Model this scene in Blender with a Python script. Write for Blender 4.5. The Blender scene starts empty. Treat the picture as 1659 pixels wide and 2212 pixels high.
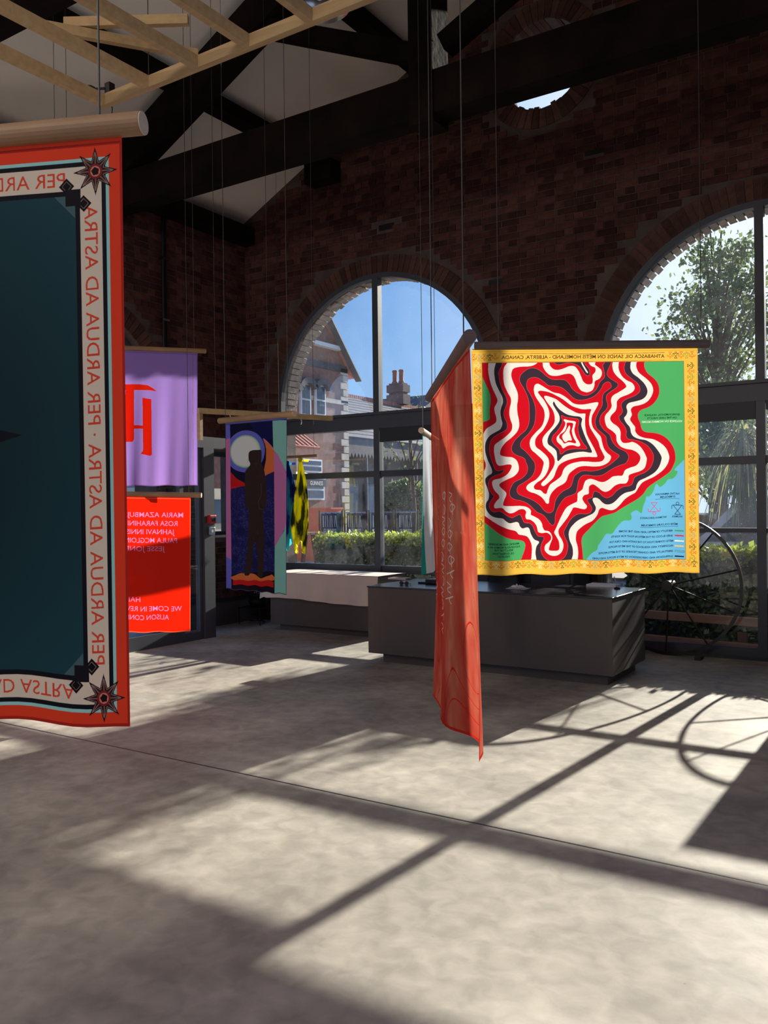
import bpy, bmesh, math, random
import numpy as np
from mathutils import Vector, Matrix, noise
from mathutils.geometry import tessellate_polygon
random.seed(7)
SC = bpy.context.scene
COL = SC.collection
R = math.radians

# ------------------------------------------------------------------ camera
IMG_W, IMG_H, F_PX, EYE = 1659.0, 2212.0, 1850.0, 1.6
YAW, PIT, ROL = R(33.0), R(-0.25), R(-0.67)
fw = Vector((-math.sin(YAW)*math.cos(PIT), math.cos(YAW)*math.cos(PIT), math.sin(PIT)))
rt = Vector((math.cos(YAW), math.sin(YAW), 0))
up = rt.cross(fw)
RT = rt*math.cos(ROL)+up*math.sin(ROL)
UP = -rt*math.sin(ROL)+up*math.cos(ROL)
CAMP = Vector((0, 0, EYE))
cam = bpy.data.cameras.new('camera')
cam.sensor_fit = 'HORIZONTAL'; cam.sensor_width = 36.0
cam.lens = F_PX/IMG_W*36.0
cam.clip_end = 500; cam.clip_start = 0.05
camo = bpy.data.objects.new('camera', cam); COL.objects.link(camo)
camo.matrix_world = Matrix(((RT.x, UP.x, -fw.x, CAMP.x), (RT.y, UP.y, -fw.y, CAMP.y), (RT.z, UP.z, -fw.z, CAMP.z), (0, 0, 0, 1)))
SC.camera = camo

# ------------------------------------------------------------------ sky, sun, exposure
SUN_AZ, SUN_EL = R(4.3), R(19.5)
w = bpy.data.worlds.new('world'); SC.world = w; w.use_nodes = True
nt = w.node_tree; nt.nodes.clear()
N_, L_n = nt.nodes, nt.links
tcw = N_.new('ShaderNodeTexCoord'); sxw = N_.new('ShaderNodeSeparateXYZ'); L_n.new(tcw.outputs['Generated'], sxw.inputs[0])
rmp = N_.new('ShaderNodeValToRGB'); L_n.new(sxw.outputs[2], rmp.inputs[0])
def _l(c): return tuple((q/12.92 if q <= .04045 else ((q+.055)/1.055)**2.4) for q in [v/255 for v in c])+(1,)
er = rmp.color_ramp.elements; er[0].position = 0; er[0].color = _l((176, 208, 244)); er[1].position = 1; er[1].color = _l((58, 108, 196))
for p_, c_ in ((.10, (150, 194, 243)), (.24, (131, 180, 240)), (.5, (96, 152, 226))): e_ = er.new(p_); e_.color = _l(c_)
# paler towards the sun
sdv = (math.sin(SUN_AZ)*math.cos(SUN_EL), math.cos(SUN_AZ)*math.cos(SUN_EL), math.sin(SUN_EL))
dt = N_.new('ShaderNodeVectorMath'); dt.operation = 'DOT_PRODUCT'; dt.inputs[1].default_value = sdv; L_n.new(tcw.outputs['Generated'], dt.inputs[0])
gm = N_.new('ShaderNodeMapRange'); gm.interpolation_type = 'SMOOTHSTEP'; gm.inputs[1].default_value = .80; gm.inputs[2].default_value = 1.0; L_n.new(dt.outputs['Value'], gm.inputs[0])
mxw = N_.new('ShaderNodeMix'); mxw.data_type = 'RGBA'; L_n.new(gm.outputs[0], mxw.inputs[0]); L_n.new(rmp.outputs[0], mxw.inputs[6]); mxw.inputs[7].default_value = (.95, 1.05, 1.2, 1)
# thin low clouds
mpw = N_.new('ShaderNodeMapping'); mpw.inputs['Scale'].default_value = (3, 3, 9); L_n.new(tcw.outputs['Generated'], mpw.inputs[0])
nw = N_.new('ShaderNodeTexNoise'); nw.inputs['Scale'].default_value = 2.2; nw.inputs['Detail'].default_value = 7; L_n.new(mpw.outputs[0], nw.inputs['Vector'])
cw_ = N_.new('ShaderNodeMapRange'); cw_.inputs[1].default_value = .56; cw_.inputs[2].default_value = .72; cw_.inputs[4].default_value = .85; L_n.new(nw.outputs[0], cw_.inputs[0])
lo = N_.new('ShaderNodeMapRange'); lo.inputs[1].default_value = .17; lo.inputs[2].default_value = .10; L_n.new(sxw.outputs[2], lo.inputs[0])
mc = N_.new('ShaderNodeMath'); mc.operation = 'MULTIPLY'; L_n.new(cw_.outputs[0], mc.inputs[0]); L_n.new(lo.outputs[0], mc.inputs[1])
mx2 = N_.new('ShaderNodeMix'); mx2.data_type = 'RGBA'; L_n.new(mc.outputs[0], mx2.inputs[0]); L_n.new(mxw.outputs[2], mx2.inputs[6]); mx2.inputs[7].default_value = (.9, .95, 1.0, 1)
bg = N_.new('ShaderNodeBackground'); bg.inputs['Strength'].default_value = .88
wo = N_.new('ShaderNodeOutputWorld')
L_n.new(mx2.outputs[2], bg.inputs[0]); L_n.new(bg.outputs[0], wo.inputs[0])
sl = bpy.data.lights.new('sun', 'SUN'); sl.energy = 9.8; sl.angle = R(0.53); sl.color = (1.0, 0.93, 0.82)
so = bpy.data.objects.new('sun', sl); COL.objects.link(so)
sd = Vector((math.sin(SUN_AZ)*math.cos(SUN_EL), math.cos(SUN_AZ)*math.cos(SUN_EL), math.sin(SUN_EL)))
so.rotation_euler = sd.to_track_quat('Z', 'Y').to_euler()
vs = SC.view_settings
SC.display_settings.display_device = 'sRGB'
vs.view_transform = 'Standard'; vs.look = 'None'; vs.gamma = 1.0; vs.use_curve_mapping = False
vs.exposure = 0.35
SC.cycles.max_bounces = 10; SC.cycles.transparent_max_bounces = 24; SC.cycles.diffuse_bounces = 6
SC.cycles.sample_clamp_indirect = 6.0

# ------------------------------------------------------------------ geometry helpers
def ray(x, y): return RT*((x-829.5)/F_PX)+UP*((1106.0-y)/F_PX)+fw
def at_d(x, y, d): return CAMP+ray(x, y)*d
def at_y(x, y, Y): r = ray(x, y); return CAMP+r*(Y/r.y)
def at_x(x, y, X): r = ray(x, y); return CAMP+r*(X/r.x)
def at_z(x, y, z): r = ray(x, y); return CAMP+r*((z-EYE)/r.z)
def V(*a): return Vector(a)

class MB:
    def __init__(s): s.v = []; s.f = []; s.uv = None
    def add(s, vs_, fs): n = len(s.v); s.v += [tuple(p) for p in vs_]; s.f += [tuple(i+n for i in f) for f in fs]; return s
    def box(s, x0, x1, y0, y1, z0, z1):
        return s.add([(x0,y0,z0),(x1,y0,z0),(x1,y1,z0),(x0,y1,z0),(x0,y0,z1),(x1,y0,z1),(x1,y1,z1),(x0,y1,z1)],
                     [(0,3,2,1),(4,5,6,7),(0,1,5,4),(1,2,6,5),(2,3,7,6),(3,0,4,7)])
    def bar(s, a, b, wd, ht, upv=(0,0,1)):
        a = Vector(a); b = Vector(b); d = (b-a).normalized(); u = Vector(upv)
        sx = d.cross(u)
        if sx.length < 1e-4: sx = d.cross(Vector((0,1,0)))
        sx.normalize(); uu = sx.cross(d)
        P = []
        for p in (a, b):
            for i, j in ((-1,-1),(1,-1),(1,1),(-1,1)): P.append(p+sx*(i*wd/2)+uu*(j*ht/2))
        return s.add(P, [(0,1,2,3),(7,6,5,4),(0,4,5,1),(1,5,6,2),(2,6,7,3),(3,7,4,0)])
    def tube(s, pts, r, n=8, cap=True):
        pts = [Vector(p) for p in pts]; m = len(pts)
        rs = r if isinstance(r, (list, tuple)) else [r]*m
        base = len(s.v); prev = None
        for i, p in enumerate(pts):
            d = (pts[min(i+1, m-1)]-pts[max(i-1, 0)]).normalized()
            if prev is None:
                a = d.cross(Vector((0,0,1)))
                if a.length < 1e-3: a = d.cross(Vector((0,1,0)))
                a.normalize()
            else: a = (prev-d*prev.dot(d)).normalized()
            prev = a; b = d.cross(a)
            for k in range(n):
                t = 2*math.pi*k/n; s.v.append(tuple(p+(a*math.cos(t)+b*math.sin(t))*rs[i]))
        for i in range(m-1):
            for k in range(n):
                k2 = (k+1) % n; o = base+i*n
                s.f.append((o+k, o+k2, o+n+k2, o+n+k))
        if cap:
            s.f.append(tuple(base+k for k in reversed(range(n)))); s.f.append(tuple(base+(m-1)*n+k for k in range(n)))
        return s
    def lathe(s, prof, c=(0,0,0), n=20):
        base = len(s.v)
        for (r, z) in prof:
            for k in range(n):
                t = 2*math.pi*k/n; s.v.append((c[0]+r*math.cos(t), c[1]+r*math.sin(t), c[2]+z))
        for i in range(len(prof)-1):
            for k in range(n):
                k2 = (k+1) % n; o = base+i*n; s.f.append((o+k, o+k2, o+n+k2, o+n+k))
        return s
    def ring(s, cx, cz, r0, r1, y0, y1, a0=0, a1=math.pi, n=40, axis='Y'):
        base = len(s.v)
        for i in range(n+1):
            a = a0+(a1-a0)*i/n
            for (r, y) in ((r0,y0),(r1,y0),(r1,y1),(r0,y1)):
                h, z = cx+r*math.cos(a), cz+r*math.sin(a)
                s.v.append((h, y, z) if axis == 'Y' else (y, h, z))
        for i in range(n):
            o = base+i*4
            for k in range(4):
                k2 = (k+1) % 4; s.f.append((o+k, o+k2, o+4+k2, o+4+k))
        s.f.append((base, base+1, base+2, base+3)); e = base+n*4; s.f.append((e+3, e+2, e+1, e))
        return s
    def prism(s, loops, fn, t0, t1):
        # loops: outer then holes (2-D); fn(u, v, t) -> 3-D point
        tri = tessellate_polygon([[Vector((p[0], p[1], 0)) for p in L] for L in loops])
        flat = [p for L in loops for p in L]; n = len(flat)
        vv = [fn(p[0], p[1], t0) for p in flat]+[fn(p[0], p[1], t1) for p in flat]
        ff = [tuple(t) for t in tri]+[tuple(n+i for i in reversed(t)) for t in tri]
        o = 0
        for L in loops:
            m = len(L)
            for i in range(m): j = (i+1) % m; ff.append((o+i, o+j, n+o+j, n+o+i))
            o += m
        return s.add(vv, ff)
    def build(s, name, mat, parent=None, smooth=False, fix=True):
        me = bpy.data.meshes.new(name)
        off = parent_loc(parent) if parent else Vector((0,0,0))
        me.from_pydata([(v[0]-off.x, v[1]-off.y, v[2]-off.z) for v in s.v], [], s.f)
        if s.uv:
            ul = me.uv_layers.new(name='UVMap')
            for lp in me.loops: ul.data[lp.index].uv = s.uv[lp.vertex_index]
        me.materials.append(mat)
        if fix:
            bm = bmesh.new(); bm.from_mesh(me); bmesh.ops.recalc_face_normals(bm, faces=bm.faces); bm.to_mesh(me); bm.free()
        if smooth:
            me.polygons.foreach_set('use_smooth', [True]*len(me.polygons))
        o = bpy.data.objects.new(name, me); COL.objects.link(o)
        if parent: o.parent = parent
        return o

def parent_loc(p):
    v = Vector(p.location)
    while p.parent: p = p.parent; v += p.location
    return v
def tag(o, label, cat, group=None):
    o['label'] = label; o['category'] = cat
    if group: o['group'] = group
    return o
def thing(name, label, cat, loc=(0,0,0), group=None):
    o = bpy.data.objects.new(name, None); COL.objects.link(o); o.empty_display_size = .1
    o.location = loc; return tag(o, label, cat, group)
def struct(o): o['kind'] = 'structure'; return o
def sempty(name, loc=(0,0,0)):
    o = bpy.data.objects.new(name, None); COL.objects.link(o); o.location = loc; return struct(o)
def bevel(o, wd=.004, seg=1):
    m = o.modifiers.new('bevel', 'BEVEL'); m.width = wd; m.segments = seg; m.limit_method = 'ANGLE'; return o

# ------------------------------------------------------------------ materials
def lin(c):
    return tuple((x/12.92 if x <= .04045 else ((x+.055)/1.055)**2.4) for x in [q/255.0 for q in c])
def newmat(name):
    m = bpy.data.materials.new(name); m.use_nodes = True; nt = m.node_tree; nt.nodes.clear()
    out = nt.nodes.new('ShaderNodeOutputMaterial'); return m, nt, out
def pm(name, col, rough=.6, metal=0.0, var=.12, scale=6.0, bump=0.0, bscale=60.0, island=0.0, stretch=None, spec=.5, detail=5):
    m, nt, out = newmat(name); N = nt.nodes; L = nt.links
    b = N.new('ShaderNodeBsdfPrincipled'); L.new(b.outputs[0], out.inputs[0])
    c = lin(col)
    tc = N.new('ShaderNodeTexCoord'); src = tc.outputs['Object']
    if stretch:
        mp = N.new('ShaderNodeMapping'); mp.inputs['Scale'].default_value = stretch; L.new(src, mp.inputs[0]); src = mp.outputs[0]
    nz = N.new('ShaderNodeTexNoise'); nz.inputs['Scale'].default_value = scale; nz.inputs['Detail'].default_value = detail; L.new(src, nz.inputs['Vector'])
    mr = N.new('ShaderNodeMapRange'); mr.inputs[1].default_value = .3; mr.inputs[2].default_value = .7
    mr.inputs[3].default_value = 1-var; mr.inputs[4].default_value = 1+var; L.new(nz.outputs[0], mr.inputs[0])
    fac = mr.outputs[0]
    if island > 0:
        ge = N.new('ShaderNodeNewGeometry'); oi = N.new('ShaderNodeObjectInfo')
        ad = N.new('ShaderNodeMath'); ad.operation = 'ADD'; L.new(ge.outputs['Random Per Island'], ad.inputs[0]); L.new(oi.outputs['Random'], ad.inputs[1])
        fr = N.new('ShaderNodeMath'); fr.operation = 'FRACT'; L.new(ad.outputs[0], fr.inputs[0])
        m2 = N.new('ShaderNodeMapRange'); m2.inputs[3].default_value = 1-island; m2.inputs[4].default_value = 1+island; L.new(fr.outputs[0], m2.inputs[0])
        mu = N.new('ShaderNodeMath'); mu.operation = 'MULTIPLY'; L.new(fac, mu.inputs[0]); L.new(m2.outputs[0], mu.inputs[1]); fac = mu.outputs[0]
    vm = N.new('ShaderNodeVectorMath'); vm.operation = 'SCALE'; vm.inputs[0].default_value = c; L.new(fac, vm.inputs['Scale'])
    L.new(vm.outputs[0], b.inputs['Base Color'])
    b.inputs['Roughness'].default_value = rough; b.inputs['Metallic'].default_value = metal
    b.inputs['Specular IOR Level'].default_value = spec
    if bump > 0:
        n2 = N.new('ShaderNodeTexNoise'); n2.inputs['Scale'].default_value = bscale; n2.inputs['Detail'].default_value = 4; L.new(src, n2.inputs['Vector'])
        bp = N.new('ShaderNodeBump'); bp.inputs['Strength'].default_value = bump; bp.inputs['Distance'].default_value = .01
        L.new(n2.outputs[0], bp.inputs['Height']); L.new(bp.outputs[0], b.inputs['Normal'])
    return m

M = {}
M['brick'] = pm('brick_red', (82, 52, 46), .9, spec=.15, var=.3, scale=9, bump=.5, island=.45)
M['brick_arch'] = pm('brick_arch', (90, 64, 56), .9, spec=.15, var=.3, scale=9, bump=.5, island=.35)
M['mortar'] = pm('mortar', (88, 76, 70), .95, var=.3, scale=5, bump=.4)
M['reveal'] = pm('reveal_brick', (176, 158, 142), .9, var=.25, scale=12, bump=.8, bscale=25, island=.2)
M['plaster'] = pm('roof_plaster', (244, 236, 224), .9, var=.05, scale=1.2)
M['darkwood'] = pm('old_timber', (26, 19, 16), .9, spec=.08, var=.45, scale=3, bump=.5, bscale=12, stretch=(1, 1, 1))
M['pine'] = pm('pine_batten', (188, 158, 114), .7, var=.14, scale=3, bump=.15, stretch=(1, 9, 9), island=.1)
M['rodwood'] = pm('rod_wood', (150, 116, 82), .55, var=.3, scale=1.4, bump=.1, stretch=(3, 3, 9), detail=8)
M['rod_backlit'] = pm('backlit_rod_wood', (96, 80, 74), .6, var=.2, scale=2, stretch=(3, 3, 9))  # same rods seen backlit: their shade is put into a darker wood colour
M['rodend'] = pm('rod_end', (205, 180, 150), .7, var=.1, scale=30)
M['frame'] = pm('window_frame_grey', (74, 78, 86), .45, var=.05)
M['frame_dark'] = pm('frame_dark', (44, 46, 52), .5, var=.05)
M['desk'] = pm('desk_panel_grey', (84, 76, 72), .55, var=.04, scale=3)
M['desktop'] = pm('desk_top_dark', (58, 58, 62), .22, var=.06, scale=4, spec=.6)
M['linen'] = pm('linen_cloth', (226, 213, 200), .85, var=.03, scale=5, bump=.1)
M['black'] = pm('black_plastic', (20, 20, 22), .4, var=.1)
M['metal'] = pm('brushed_metal', (170, 172, 176), .25, metal=1, var=.1, scale=20, stretch=(1, 1, .1))
M['steel'] = pm('steel_rod', (70, 68, 66), .4, metal=.8)
M['white'] = pm('white_paint', (225, 225, 222), .5, var=.03)
M['paper'] = pm('paper', (235, 235, 235), .6, var=.02)
M['red'] = pm('red_plastic', (200, 40, 40), .4, var=.05)
M['wire'] = pm('wire', (52, 46, 42), .5, var=.05)
M['tarmac'] = pm('paving', (150, 146, 140), .9, var=.18, scale=1.2, bump=.3, bscale=20)
M['ext_brick'] = pm('outside_brick', (138, 98, 84), .9, var=.25, scale=3)
M['slate'] = pm('slate', (74, 75, 84), .7, var=.2, scale=3, island=.15)
M['tile'] = pm('terracotta', (176, 104, 84), .8, var=.2, scale=4, island=.15)
M['stone'] = pm('stone_trim', (196, 184, 166), .85, var=.15, scale=4)
M['winpane'] = pm('dark_pane', (60, 72, 90), .1, var=.2, scale=2, spec=.9)
M['ext_dark'] = pm('dark_shopfront', (46, 40, 42), .5, var=.3, scale=.8)
M['wallplain'] = pm('side_wall_brick', (122, 70, 52), .9, var=.3, scale=3)
M['bark'] = pm('bark', (92, 74, 58), .9, var=.3, scale=8, bump=.5)
M['timber_edge'] = pm('timber_edging', (110, 78, 62), .8, var=.25, scale=4, stretch=(.3, 3, 3))
M['soil'] = pm('soil', (60, 48, 40), .95, var=.3, scale=9)
M['chimney_brick'] = pm('chimney_brick', (112, 92, 86), .9, var=.2, scale=5)
M['orange'] = pm('orange_paint', (200, 92, 52), .6, var=.1)
M['carpaint'] = pm('car_white', (205, 210, 218), .25, var=.02, spec=.8)
M['carpaint2'] = pm('car_maroon', (112, 66, 66), .25, var=.02, spec=.8)
M['cream'] = pm('cream_paint', (214, 202, 170), .5, var=.05)
M['rubber'] = pm('rubber', (28, 28, 28), .8)
M['terracotta_pot'] = pm('pot_clay', (150, 92, 66), .8, var=.15)
M['blue'] = pm('blue_plastic', (60, 110, 170), .5)
M['barrier'] = pm('barrier_cloth', (52, 52, 56), .8, var=.15, scale=3)

def leafmat(name, a, b, trans=.45):
    m, nt, out = newmat(name); N = nt.nodes; L = nt.links
    ge = N.new('ShaderNodeNewGeometry')
    cr = N.new('ShaderNodeValToRGB'); cr.color_ramp.elements[0].color = (*lin(a), 1); cr.color_ramp.elements[1].color = (*lin(b), 1)
    L.new(ge.outputs['Random Per Island'], cr.inputs[0])
    d = N.new('ShaderNodeBsdfPrincipled'); d.inputs['Roughness'].default_value = .45; L.new(cr.outputs[0], d.inputs['Base Color'])
    t = N.new('ShaderNodeBsdfTranslucent'); L.new(cr.outputs[0], t.inputs[0])
    mx = N.new('ShaderNodeMixShader'); mx.inputs[0].default_value = trans
    L.new(d.outputs[0], mx.inputs[1]); L.new(t.outputs[0], mx.inputs[2]); L.new(mx.outputs[0], out.inputs[0]); return m
M['leaf'] = leafmat('birch_leaf', (82, 104, 62), (136, 150, 96))
M['hedge'] = leafmat('hedge_leaf_lit', (96, 120, 40), (186, 196, 70), .5)
M['hedge_shaded'] = leafmat('hedge_leaf_shaded', (30, 42, 18), (62, 78, 30), .12)  # shaded copy of the hedge leaf: front and side shade put into the colour
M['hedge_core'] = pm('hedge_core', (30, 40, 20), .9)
M['palm'] = leafmat('palm_leaf', (110, 128, 84), (190, 178, 120), .5)

def glassmat():
    m, nt, out = newmat('dusty_glass'); N = nt.nodes; L = nt.links
    lw = N.new('ShaderNodeFresnel'); lw.inputs['IOR'].default_value = 1.5
    t = N.new('ShaderNodeBsdfTransparent'); t.inputs[0].default_value = (.93, .95, .95, 1)
    g = N.new('ShaderNodeBsdfGlossy'); g.inputs['Roughness'].default_value = 0.0
    mx = N.new('ShaderNodeMixShader')
    ml = N.new('ShaderNodeMath'); ml.operation = 'MULTIPLY'; ml.inputs[1].default_value = 1.5; L.new(lw.outputs[0], ml.inputs[0])
    L.new(ml.outputs[0], mx.inputs[0]); L.new(t.outputs[0], mx.inputs[1]); L.new(g.outputs[0], mx.inputs[2])
    tc = N.new('ShaderNodeTexCoord')
    n1 = N.new('ShaderNodeTexNoise'); n1.inputs['Scale'].default_value = 1.6; n1.inputs['Detail'].default_value = 8; L.new(tc.outputs['Object'], n1.inputs['Vector'])
    n2 = N.new('ShaderNodeTexNoise'); n2.inputs['Scale'].default_value = 70; n2.inputs['Detail'].default_value = 2; L.new(tc.outputs['Object'], n2.inputs['Vector'])
    r1 = N.new('ShaderNodeMapRange'); r1.inputs[1].default_value = .35; r1.inputs[2].default_value = .75; r1.inputs[3].default_value = .003; r1.inputs[4].default_value = .022; L.new(n1.outputs[0], r1.inputs[0])
    r2 = N.new('ShaderNodeMapRange'); r2.inputs[1].default_value = .66; r2.inputs[2].default_value = .74; r2.inputs[3].default_value = 0; r2.inputs[4].default_value = .06; L.new(n2.outputs[0], r2.inputs[0])
    ad = N.new('ShaderNodeMath'); ad.operation = 'ADD'; L.new(r1.outputs[0], ad.inputs[0]); L.new(r2.outputs[0], ad.inputs[1])
    tr = N.new('ShaderNodeBsdfTranslucent'); tr.inputs[0].default_value = (.85, .9, 1, 1)
    m2 = N.new('ShaderNodeMixShader'); L.new(ad.outputs[0], m2.inputs[0]); L.new(mx.outputs[0], m2.inputs[1]); L.new(tr.outputs[0], m2.inputs[2])
    L.new(m2.outputs[0], out.inputs[0]); return m
M['glass'] = glassmat()

def emat(name, col, st):
    m, nt, out = newmat(name); e = nt.nodes.new('ShaderNodeEmission'); e.inputs[0].default_value = (*col, 1); e.inputs[1].default_value = st; nt.links.new(e.outputs[0], out.inputs[0]); return m
FILL_W = 92.0  # power of each added fill globe
M['fillglass'] = emat('fill_globe_glow', (1, .86, .7), 6.0)
def floormat():
    m, nt, out = newmat('polished_concrete'); N = nt.nodes; L = nt.links
    b = N.new('ShaderNodeBsdfPrincipled'); L.new(b.outputs[0], out.inputs[0])
    tc = N.new('ShaderNodeTexCoord'); P = tc.outputs['Object']
    def nz(s, d=6, dist=0.0):
        n = N.new('ShaderNodeTexNoise'); n.inputs['Scale'].default_value = s; n.inputs['Detail'].default_value = d; n.inputs['Distortion'].default_value = dist; L.new(P, n.inputs['Vector']); return n.outputs[0]
    cr = N.new('ShaderNodeValToRGB'); e = cr.color_ramp.elements
    e[0].position = .32; e[0].color = (*lin((158, 152, 142)), 1); e[1].position = .68; e[1].color = (*lin((200, 194, 180)), 1)
    x = e.new(.5); x.color = (*lin((178, 172, 160)), 1)
    L.new(nz(1.5, 10, .15), cr.inputs[0])
    mr = N.new('ShaderNodeMapRange'); mr.inputs[1].default_value = .35; mr.inputs[2].default_value = .7; mr.inputs[3].default_value = .80; mr.inputs[4].default_value = 1.10; L.new(nz(9, 12, .5), mr.inputs[0])
    vm = N.new('ShaderNodeVectorMath'); vm.operation = 'SCALE'; L.new(cr.outputs[0], vm.inputs[0]); L.new(mr.outputs[0], vm.inputs['Scale'])
    # small pits
    vo = N.new('ShaderNodeTexVoronoi'); vo.inputs['Scale'].default_value = 7; vo.inputs['Randomness'].default_value = 1; L.new(P, vo.inputs['Vector'])
    pt = N.new('ShaderNodeMapRange'); pt.inputs[1].default_value = .02; pt.inputs[2].default_value = .05; pt.inputs[3].default_value = .55; pt.inputs[4].default_value = 1; L.new(vo.outputs['Distance'], pt.inputs[0])
    pm2 = N.new('ShaderNodeMapRange'); pm2.inputs[1].default_value = .5; pm2.inputs[2].default_value = .62; L.new(nz(.9, 2), pm2.inputs[0])
    mxp = N.new('ShaderNodeMix'); mxp.inputs[2].default_value = 1; L.new(pm2.outputs[0], mxp.inputs[0]); L.new(pt.outputs[0], mxp.inputs[3])
    v2 = N.new('ShaderNodeVectorMath'); v2.operation = 'SCALE'; L.new(vm.outputs[0], v2.inputs[0]); L.new(mxp.outputs[0], v2.inputs['Scale'])
    L.new(v2.outputs[0], b.inputs['Base Color'])
    rr = N.new('ShaderNodeMapRange'); rr.inputs[1].default_value = .3; rr.inputs[2].default_value = .7; rr.inputs[3].default_value = .56; rr.inputs[4].default_value = .78; L.new(nz(2.2, 8, 1), rr.inputs[0])
    L.new(rr.outputs[0], b.inputs['Roughness']); b.inputs['Specular IOR Level'].default_value = .17
    bp = N.new('ShaderNodeBump'); bp.inputs['Strength'].default_value = .12; bp.inputs['Distance'].default_value = .004; L.new(nz(30, 6), bp.inputs['Height']); L.new(bp.outputs[0], b.inputs['Normal'])
    return m
M['floor'] = floormat()

# ------------------------------------------------------------------ the hall: shell
D = 9.54            # plane of the window frames in the far wall
WL, WR = -8.55, 0.85
WX = -8.62
RIDGE = -3.9
YB = -9.0           # back wall
def zr(x): return 5.74+.502*((x if x <= RIDGE else 2*RIDGE-x)+8.72)
WIN = [dict(cx=-6.27, z0=0.0, zs=3.02, r=1.70), dict(cx=-1.54, z0=0.0, zs=3.02, r=1.70)]
OC = (RIDGE, 6.80, .52)

def arch_loop(cx, z0, zs, r, n=28):
    L = [(cx-r, z0), (cx+r, z0)]
    L += [(cx+r*math.cos(math.pi*i/n), zs+r*math.sin(math.pi*i/n)) for i in range(n+1)]
    return L
def circ(cx, cz, r, n=28): return [(cx+r*math.cos(2*math.pi*i/n), cz+r*math.sin(2*math.pi*i/n)) for i in range(n)]

fl = struct(MB().box(-9.6, 1.6, YB-.5, D+.38, -.2, 0).build('floor', M['floor']))
MB().box(-8.6, .9, 3.868, 3.878, 0, .0012).build('control_joint', M['frame_dark'], fl)

gable = [(WX-.3, -.2), (WR+.3, -.2), (WR+.3, zr(WR+.3)), (RIDGE, zr(RIDGE)+.02), (WX-.3, zr(WX-.3))]
wf = MB().prism([gable]+[arch_loop(w_['cx'], w_['z0'] if w_['z0'] > 0 else -.05, w_['zs'], w_['r']) for w_ in WIN]+[circ(*OC)],
                lambda u, v, t: (u, t, v), D-.04, D+.36).build('wall_far', M['mortar']); struct(wf)
# back gable, unseen, with the same pair of arched openings
wb = MB().prism([gable]+[arch_loop(w_['cx'], .3, w_['zs'], w_['r']+.3) for w_ in WIN], lambda u, v, t: (u, t, v), YB, YB-.3).build('wall_back', M['wallplain']); struct(wb)
# left side wall with an arched door opening and a low window
LDC, LDR = 6.69, 1.05
wl_outer = [(YB-.3, -.2), (D, -.2), (D, 5.62), (YB-.3, 5.62)]
low_win = [(8.78, 1.25), (9.36, 1.25), (9.36, 2.42), (8.78, 2.42)]
wl = MB().prism([wl_outer, arch_loop(LDC, -.05, 3.02, LDR), low_win]+[arch_loop(c, .9, 3.02, 1.25) for c in (2.6, -1.5, -5.6)],
                lambda u, v, t: (t, u, v), WL-.01, WL-.42).build('wall_left', M['mortar']); struct(wl)
wr = MB().prism([[(YB-.3, -.2), (D, -.2), (D, 5.62), (YB-.3, 5.62)]]+[arch_loop(c, .9, 3.02, 1.25) for c in (2.6, -1.5, -5.6)],
                lambda u, v, t: (t, u, v), WR, WR+.4).build('wall_right', M['wallplain']); struct(wr)
# roof: two plastered slopes
ce = MB()
for sgn in (0, 1):
    xs = [WX-.5, RIDGE] if sgn == 0 else [RIDGE, 2*RIDGE-WX+.5]
    za, zb = zr(xs[0]), zr(xs[1])
    ce.add([(xs[0], YB-.3, za), (xs[1], YB-.3, zb), (xs[1], D+.5, zb), (xs[0], D+.5, za), (xs[0], YB-.3, za+.15), (xs[1], YB-.3, zb+.15), (xs[1], D+.5, zb+.15), (xs[0], D+.5, za+.15)],
           [(0,3,2,1),(4,5,6,7),(0,1,5,4),(1,2,6,5),(2,3,7,6),(3,0,4,7)])
ceil = struct(ce.build('ceiling', M['plaster']))

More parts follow.
